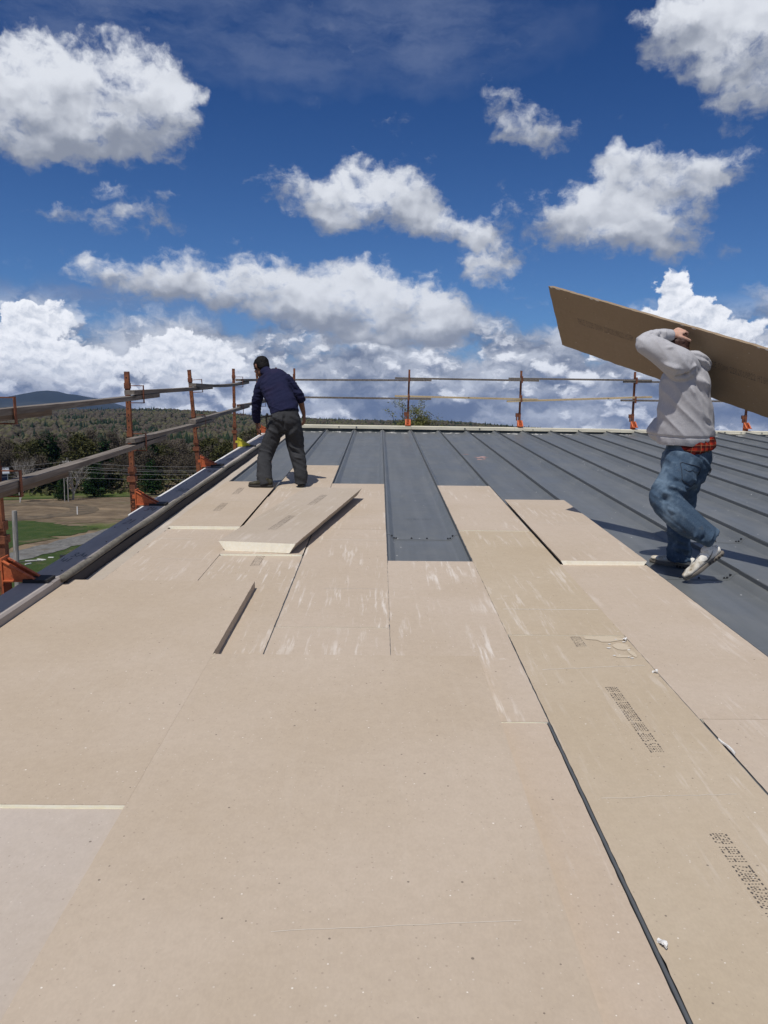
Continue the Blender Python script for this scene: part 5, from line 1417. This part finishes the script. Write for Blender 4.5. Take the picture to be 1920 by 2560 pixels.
def d_tr(w, n):
    F = [((-1.36, 8.6, .42), (-1.19, 8.56, .37), .012, .014), ((-1.36, 8.6, .37), (-1.20, 8.55, .33), -.010, .014), ((-1.36, 8.55, .33), (-1.20, 8.52, .30), .010, .013), ((-1.37, 8.5, .24), (-1.2, 8.45, .21), .010, .013), ((-1.37, 8.45, .19), (-1.2, 8.4, .165), -.011, .013), ((-1.36, 8.42, .155), (-1.2, 8.36, .13), .012, .012), ((-1.36, 8.42, .12), (-1.2, 8.36, .095), .010, .010),
         ((-1.05, 8.64, .47), (-.86, 8.62, .40), .011, .014), ((-1.05, 8.64, .42), (-.86, 8.62, .36), -.012, .014), ((-1.02, 8.6, .36), (-.85, 8.6, .31), .010, .013), ((-.98, 8.56, .26), (-.82, 8.54, .24), .010, .012), ((-.97, 8.54, .20), (-.81, 8.53, .19), -.010, .012), ((-.97, 8.52, .15), (-.81, 8.52, .14), .011, .012),
         ((-1.14, 8.57, .80), (-1.05, 8.56, .60), -.010, .022), ((-1.06, 8.56, .84), (-1.065, 8.56, .62), -.014, .014), ((-1.22, 8.6, .80), (-1.10, 8.56, .74), .007, .014), ((-1.25, 8.6, .66), (-1.1, 8.6, .58), .008, .02), ((-.9, 8.58, .68), (-1.02, 8.6, .56), .008, .02), ((-1.22, 8.58, .56), (-1.14, 8.6, .50), -.008, .018)]
    return 1.8*folds(w, F)+crinkle(w, [[5, 0, 4], [0, 4, 0], [5, 2, 11]], .0065, 4.4, 2)
fuse('trousers', tr, .0065, M_CHARCOAL, W1, O1, 3, d_tr)
m = MB(); pk = [(-1.245, 8.585, .82), (-1.262, 8.60, .79), (-1.255, 8.60, .70), (-1.253, 8.605, .655)]
m.tube([Vector(p)-Vector(O1) for p in pk], [.014, .012, .007, .004], 8); m.tube([Vector(p)-Vector(O1) for p in ((-1.20, 8.565, .80), (-1.25, 8.60, .795), (-1.33, 8.66, .775))], [.012, .013, .007], 8); m.build('tool_clip', M_STRAP, W1, Matrix.Identity(4), True)
m = MB()
for a, b in (((-1.195, 8.568, .775), (-1.12, 8.556, .79)), ((-1.0, 8.558, .80), (-.93, 8.575, .785))): m.bar(Vector(a)-Vector(O1), Vector(b)-Vector(O1), .004, .006)
m.build('pocket_seam', M_STRAP, W1, Matrix.Identity(4))
s1, k, bd = shoe(W1, O1, (-1.172, 8.37, .028), (-1.440, 8.405, .028), (0, 0, 1), 1.0, M_BOOT, M_SOLE, .026, True)
s2, k, bd = shoe(W1, O1, (-.868, 8.545, .002), (-.895, 8.80, .002), (0, 0, 1), 1.0, M_BOOT, M_SOLE, .026, True)
for s in (s1, s2):
    m = MB()
    for x in (.10, .125, .15, .172): m.tube([(x*k, -.030, .072-.3*(x-.1)), (x*k+.006, 0, .105-.55*(x-.1)), (x*k, .030, .072-.3*(x-.1))], .0028, 5)
    m.build('laces', M_LACE, s, Matrix.Identity(4), True)

# ---- the worker walking with the board (right)
O2 = (2.20, 5.40, PAN)
W2 = empty('person', ROOF @ Matrix.Translation(O2))
tag(W2, 'person in grey hoodie and faded jeans walking left with a long board on the shoulder', 'person')
sk = MB()
HC = (2.030, 5.43, 1.500); HF, HU = (-.80, .55, -.18), (-.12, .1, 1)
L2, R2 = head(sk, HC, HF, HU, 1.0)
limb(sk, [(2.12, 5.40, 1.30, .08, .08), (2.10, 5.41, 1.38, .058, .06), (2.07, 5.43, 1.44, .055, .055)], side=(1, 0, 0))
limb(sk, [(2.18, 5.42, .78, .12, .12), (2.165, 5.41, .90, .12, .11), (2.14, 5.40, 1.10, .13, .13), (2.12, 5.40, 1.28, .13, .11)], side=(1, 0, 0))
EL, WRI = (1.765, 5.285, 1.528), (1.995, 5.365, 1.585)
limb(sk, [(2.06, 5.27, 1.36, .05, .05), (1.92, 5.27, 1.45, .045, .045), (*EL, .036, .036), (1.86, 5.32, 1.57, .038, .036), (*WRI, .026, .024)], side=(0, 1, 0))
SHR2, ELR, WRR = (2.20, 5.52, 1.33), (2.30, 5.63, 1.10), (2.38, 5.70, 1.145)
limb(sk, [(*SHR2, .05, .05), (2.26, 5.58, 1.21, .043, .043), (*ELR, .035, .035), (*WRR, .025, .025)], side=(0, 1, 0))
for hp, kn, an in (((2.14, 5.33, .72), (1.955, 5.17, .50), (2.225, 5.03, .26)), ((2.235, 5.50, .71), (2.215, 5.53, .41), (2.205, 5.47, .03))):
    limb(sk, [(*hp, .075, .08), (*Vector(hp).lerp(Vector(kn), .5), .068, .07), (*kn, .048, .052), (*Vector(kn).lerp(Vector(an), .35), .05, .053), (*an, .034, .036)], side=(1, 0, 0))
# left hand hooks over the top edge, right hand under the lower edge
hd = Vector((.155, .075, .085)).normalized()
hand(sk, WRI, (.80, .42, .42), (.15, .62, -.85), ((.55, .85, .7), (.55, .9, .7), (.6, .9, .7), (.6, .9, .75)), 1, 1.03, .35, .05)
hand(sk, WRR, (.3, .55, .5), (-.5, -.2, .6), (.6, .8, .6), 1, 1.0, .5)
fuse('body', sk, .0062, M_SKIN_LIGHT, W2, O2, 2)
eyes(W2, O2, L2)
hr = MB(); ball(hr, L2(0, -.016, .028), (.081, .099, .088), R2); ball(hr, L2(0, -.045, -.02), (.073, .062, .070), R2)
for s in (-1, 1): ball(hr, L2(s*.06, .035, -.045), (.022, .040, .045), R2)
ball(hr, L2(0, .055, -.080), (.045, .040, .035), R2)
fuse('hair', hr, .006, M_HAIR2, W2, O2, 2, lambda w, n: crinkle(w, [[60, 0, 0], [0, 60, 0], [0, 0, 40]], .003, 5.0, 3))
# hoodie
ho = MB()
limb(ho, [(2.160, 5.42, .838, .182, .160), (2.158, 5.42, .875, .194, .168), (2.152, 5.415, .94, .196, .170), (2.138, 5.40, 1.05, .180, .165), (2.125, 5.395, 1.17, .170, .162), (2.108, 5.385, 1.28, .160, .155), (2.10, 5.385, 1.36, .130, .122), (2.09, 5.40, 1.415, .085, .085)], side=(1, 0, -.12), sq=2.3, cap=False)
limb(ho, [(2.10, 5.34, 1.34, .11, .10), (2.02, 5.27, 1.395, .105, .095), (1.93, 5.265, 1.445, .092, .080), (1.85, 5.27, 1.490, .078, .066), (1.790, 5.280, 1.520, .064, .056), (1.772, 5.285, 1.533, .054, .052)], side=(0, .2, 1))
limb(ho, [(1.766, 5.285, 1.527, .048, .050), (1.80, 5.30, 1.552, .050, .049), (1.87, 5.325, 1.572, .049, .045), (1.93, 5.345, 1.582, .044, .041), (1.985, 5.362, 1.587, .034, .032)], side=(0, 1, 0), cap=False)
limb(ho, [(2.15, 5.46, 1.34, .085, .09), (*SHR2, .072, .072), (2.26, 5.58, 1.20, .062, .062), (*ELR, .055, .055), (2.35, 5.67, 1.13, .045, .045)], side=(0, 1, 0))
# sagging front pouch side
limb(ho, [(1.985, 5.50, .99, .035, .06), (1.965, 5.50, .92, .045, .07), (1.99, 5.49, .885, .04, .06)], side=(1, 0, 0))
def d_ho(w, n):
    F = [((2.06, 5.22, 1.29), (2.28, 5.22, .98), .013, .016), ((2.02, 5.22, 1.27), (2.21, 5.2, .95), -.010, .018), ((2.00, 5.23, 1.22), (2.12, 5.2, .98), .010, .015), ((2.10, 5.22, 1.31), (2.31, 5.25, 1.06), -.012, .016), ((2.14, 5.22, 1.33), (2.32, 5.27, 1.16), .014, .016),
         ((1.99, 5.24, 1.12), (2.05, 5.2, .95), -.008, .016), ((2.18, 5.21, 1.33), (2.29, 5.24, 1.25), -.010, .012), ((1.97, 5.22, 1.31), (2.08, 5.2, 1.33), -.014, .013), ((1.98, 5.22, 1.33), (2.13, 5.2, 1.40), .010, .013), ((2.02, 5.2, 1.30), (2.12, 5.2, 1.38), -.009, .010),
         ((1.80, 5.24, 1.48), (1.95, 5.2, 1.50), .008, .010), ((1.80, 5.24, 1.52), (1.92, 5.24, 1.535), -.010, .009), ((1.86, 5.28, 1.56), (1.85, 5.27, 1.62), .010, .009), ((1.89, 5.29, 1.56), (1.885, 5.28, 1.62), -.009, .008), ((1.915, 5.30, 1.56), (1.91, 5.29, 1.62), .009, .008), ((1.83, 5.28, 1.555), (1.815, 5.27, 1.60), -.008, .009),
         ((1.88, 5.2, 1.40), (2.00, 5.18, 1.36), .010, .014), ((2.22, 5.24, 1.02), (2.35, 5.3, .95), -.009, .014), ((2.25, 5.24, 1.10), (2.35, 5.3, 1.02), .010, .012), ((1.97, 5.3, 1.0), (2.0, 5.22, .92), .008, .012)]
    d = 2.1*folds(w, F)+crinkle(w, [[7, 0, 7], [0, 3, 0], [1.5, 0, -1.5]], .0085, 8.1, 2)
    # ribbed hem and cuff
    d += np.where(w[:, 2] < .900, -.004, 0)-.006*np.exp(-((w[:, 2]-.90)/.006)**2)
    q, t = segdist(w, (1.935, 5.30, 1.585), (1.935, 5.40, 1.585)); d -= .004*np.exp(-(q/.012)**2)*0
    q, t = segdist(w, (2.075, 5.20, 1.26), (2.03, 5.17, 1.46)); d -= .0025*np.exp(-(q/.006)**2)
    return d
fuse('hoodie', ho, .0065, M_HOODIE, W2, O2, 3, d_ho)
# hood lying on the back
hb_ = MB()
limb(hb_, [(2.06, 5.34, 1.425, .045, .05), (2.11, 5.31, 1.435, .052, .052), (2.17, 5.32, 1.415, .060, .050), (2.22, 5.35, 1.385, .054, .046), (2.235, 5.41, 1.375, .045, .045)], side=(0, 0, 1))
limb(hb_, [(2.08, 5.275, 1.462, .014, .014), (2.15, 5.275, 1.458, .016, .016), (2.22, 5.305, 1.422, .017, .017), (2.262, 5.36, 1.390, .016, .016)], side=(0, 0, 1))
limb(hb_, [(2.12, 5.262, 1.436, .012, .012), (2.18, 5.270, 1.418, .014, .014), (2.235, 5.31, 1.382, .013, .013)], side=(0, 0, 1))
fuse('hood', hb_, .006, M_HOODIE, W2, O2, 2, lambda w, n: crinkle(w, [[10, 0, 14], [0, 10, 0], [8, 0, 30]], .004, 2.2))
# shirt tail, belt, jeans
sh = MB(); limb(sh, [(2.222, 5.41, .792, .142, .152), (2.212, 5.41, .83, .150, .155), (2.20, 5.41, .88, .145, .15)], side=(1, 0, -.25), sq=2.3, cap=False)
fuse('plaid_shirt', sh, .008, M_PLAID, W2, O2, 2, lambda w, n: crinkle(w, [[14, 0, 2], [0, 14, 0], [0, 0, 8]], .006, 6.0))
bt = MB(); limb(bt, [(2.20, 5.42, .800, .142, .146), (2.198, 5.42, .835, .140, .144)], side=(1, 0, 0), sq=2.3, cap=True)
fuse('belt', bt, .008, M_BELT, W2, O2, 1)
je = MB()
limb(je, [(2.185, 5.42, .805, .148, .150), (2.185, 5.42, .74, .160, .160), (2.185, 5.42, .67, .158, .155), (2.19, 5.42, .62, .13, .13)], side=(1, 0, 0), sq=2.3)
limb(je, [(2.145, 5.34, .74, .125, .115), (2.085, 5.285, .64, .120, .105), (2.00, 5.22, .55, .112, .092), (1.965, 5.175, .49, .100, .088), (1.995, 5.13, .43, .095, .084), (2.08, 5.08, .355, .092, .080), (2.165, 5.042, .295, .080, .076), (2.210, 5.030, .268, .072, .078), (2.248, 5.020, .246, .068, .078)], side=(.7, 0, .7), sq=2.2, cap=False)
limb(je, [(2.23, 5.48, .73, .120, .115), (2.225, 5.50, .58, .105, .105), (2.215, 5.52, .44, .095, .095), (2.212, 5.50, .28, .092, .090), (2.208, 5.475, .12, .080, .080), (2.207, 5.465, .05, .082, .082), (2.211, 5.455, -.022, .080, .086)], side=(1, 0, 0), sq=2.2, cap=False)
def d_je(w, n):
    F = [((1.88, 5.1, .56), (2.06, 5.1, .47), .012, .014), ((1.87, 5.1, .52), (2.04, 5.08, .43), -.012, .014), ((1.90, 5.1, .60), (2.12, 5.14, .53), .012, .014), ((1.94, 5.12, .65), (2.14, 5.16, .57), -.010, .015), ((2.0, 5.2, .68), (2.2, 5.2, .60), .009, .016),
         ((1.90, 5.05, .47), (2.02, 5.05, .39), .010, .013), ((2.14, 5.0, .34), (2.10, 4.98, .24), .011, .012), ((2.18, 4.98, .32), (2.14, 4.96, .22), -.012, .011), ((2.22, 4.96, .31), (2.18, 4.94, .20), .012, .011), ((2.26, 4.96, .29), (2.22, 4.94, .19), -.010, .010),
         ((2.14, 5.4, .10), (2.28, 5.38, .06), .013, .012), ((2.14, 5.4, .06), (2.29, 5.38, .02), -.012, .012), ((2.13, 5.4, .15), (2.27, 5.38, .12), .010, .012), ((2.12, 5.42, .33), (2.26, 5.4, .28), .010, .014), ((2.30, 5.3, .62), (2.16, 5.26, .54), .014, .016), ((2.34, 5.3, .68), (2.2, 5.26, .60), -.010, .016), ((2.32, 5.28, .78), (2.30, 5.28, .64), -.010, .012)]
    d = 1.9*folds(w, F)+crinkle(w, [[4, 0, 4], [0, 4, 0], [10, 0, 12]], .0088, 9.3, 2)
    # out-seam of the near leg
    for a, b in (((2.20, 5.25, .74), (2.06, 5.12, .55)), ((2.02, 5.05, .46), (2.20, 4.96, .27))):
        q, t = segdist(w, a, b); d += .003*np.exp(-(q/.006)**2)
    return d
je_o = fuse('jeans', je, .0065, M_DENIM, W2, O2, 3, d_je)
# stitched back pocket, laid on the surface of the jeans
def onto(o, pts, origin, off=.003, dirv=Vector((.0, 1, -.06))):
    out = []
    for p in pts:
        q = Vector(p)-Vector(origin); hit, loc, nor, _ = o.ray_cast(q-dirv*1.0, dirv)
        out.append(loc+nor*off if hit else q)
    return out
bpy.context.view_layer.update()
pk = [(2.06, 5, .735), (2.075, 5, .745), (2.175, 5, .722), (2.215, 5, .705), (2.205, 5, .630), (2.165, 5, .592), (2.14, 5, .582), (2.07, 5, .618), (2.052, 5, .635), (2.06, 5, .735)]
dense = []
for a, b in zip(pk, pk[1:]): dense += [tuple(Vector(a).lerp(Vector(b), i/4)) for i in range(4)]
dense.append(pk[-1])
M_STITCH = mat('pocket_stitch', (.020, .030, .048), .9)
m = MB(); m.tube(onto(je_o, dense, O2), .0026, 5, cap=False); m.build('back_pocket', M_STITCH, W2, Matrix.Identity(4), True)
m = MB()
arc = [(2.07+.13*i/10, 5, .705-.012*math.sin(math.pi*i/5*.99)*(1 if i < 5 else -1)-.02*i/10) for i in range(11)]
m.tube(onto(je_o, arc, O2), .0016, 5, cap=False); m.build('pocket_stitching', M_STITCH, W2, Matrix.Identity(4), True)
m = MB(); P = onto(je_o, [(2.315, 5, .70-.010*i) for i in range(12)], O2, .007)
for i, p in enumerate(P):
    if i % 1 == 0: m.tube([p-Vector((.005, 0, .003)), p+Vector((.005, 0, .003))], .0035, 5)
m.build('key_chain', M_SCREW, W2, Matrix.Identity(4), True)
# sneakers
a1, k, bd = shoe(W2, O2, (2.330, 5.020, .142), (2.110, 5.050, -.045), (.62, -.10, .78), 1.06, M_SNEAK, M_WSOLE, .022, False)
a1['label'] = 'dirty white sneaker with a grey curved mark, heel lifted'
a2, k2, bd2 = shoe(W2, O2, (2.300, 5.40, PAN+.001), (2.055, 5.62, PAN+.001), (0, 0, 1), 1.0, M_SNEAK, M_WSOLE, .028, False)
a2['label'] = 'dirty sneaker flat on the metal, in shade'
# the mark on the outer side of the near sneaker, drawn along the side of the upper
def side_pts(o, pts, sgn):
    out = []
    for x, z in pts:
        hit, loc, nor, _ = o.ray_cast(Vector((x, sgn*.3, z)), Vector((0, -sgn, 0)))
        out.append((loc+nor*.003) if hit else Vector((x, sgn*.045, z)))
    return out
def mark(o, sgn):
    up_ = [(.050, .098), (.056, .070), (.070, .056), (.090, .056), (.115, .064), (.150, .076)][::1]
    top = [(.030, .100), (.046, .100), (.052, .080)]
    # curved tick: thick belly, long thin tail
    C = [(.040*k, .078, .0008), (.058*k, .067, .0022), (.076*k, .056, .0038), (.094*k, .047, .0052), (.110*k, .043, .0058), (.123*k, .045, .0050), (.131*k, .052, .0034), (.134*k, .060, .0012)]
    n = len(C); a = side_pts(o, [(x, z+w) for x, z, w in C], sgn); b = side_pts(o, [(x, z-w) for x, z, w in C], sgn)
    m = MB(); m.add(a+b, [(i, i+1, n+i+1, n+i) for i in range(n-1)])
    return m.build('logo_mark', M_SWOOSH, o, Matrix.Identity(4))
bpy.context.view_layer.update()
mark(a1, 1); mark(a1, -1)
for o in (a1, a2):
    m = MB()
    for x in (.10, .122, .144, .164): m.tube([(x*k, -.030, .078-.3*(x-.1)), (x*k+.006, 0, .108-.55*(x-.1)), (x*k, .030, .078-.3*(x-.1))], .0030, 5)
    m.build('laces', M_LACE, o, Matrix.Identity(4), True)
    m = MB()
    for i in range(5):
        for sg in (-1, 1): m.box((.012+.022*i)*k, (.022+.022*i)*k, sg*.031 if sg > 0 else -.041, .041 if sg > 0 else -.031, .006, .020)
    h = m.build('sole_windows', M_BLACK, o, Matrix.Identity(4)); h['kind'] = 'stuff'
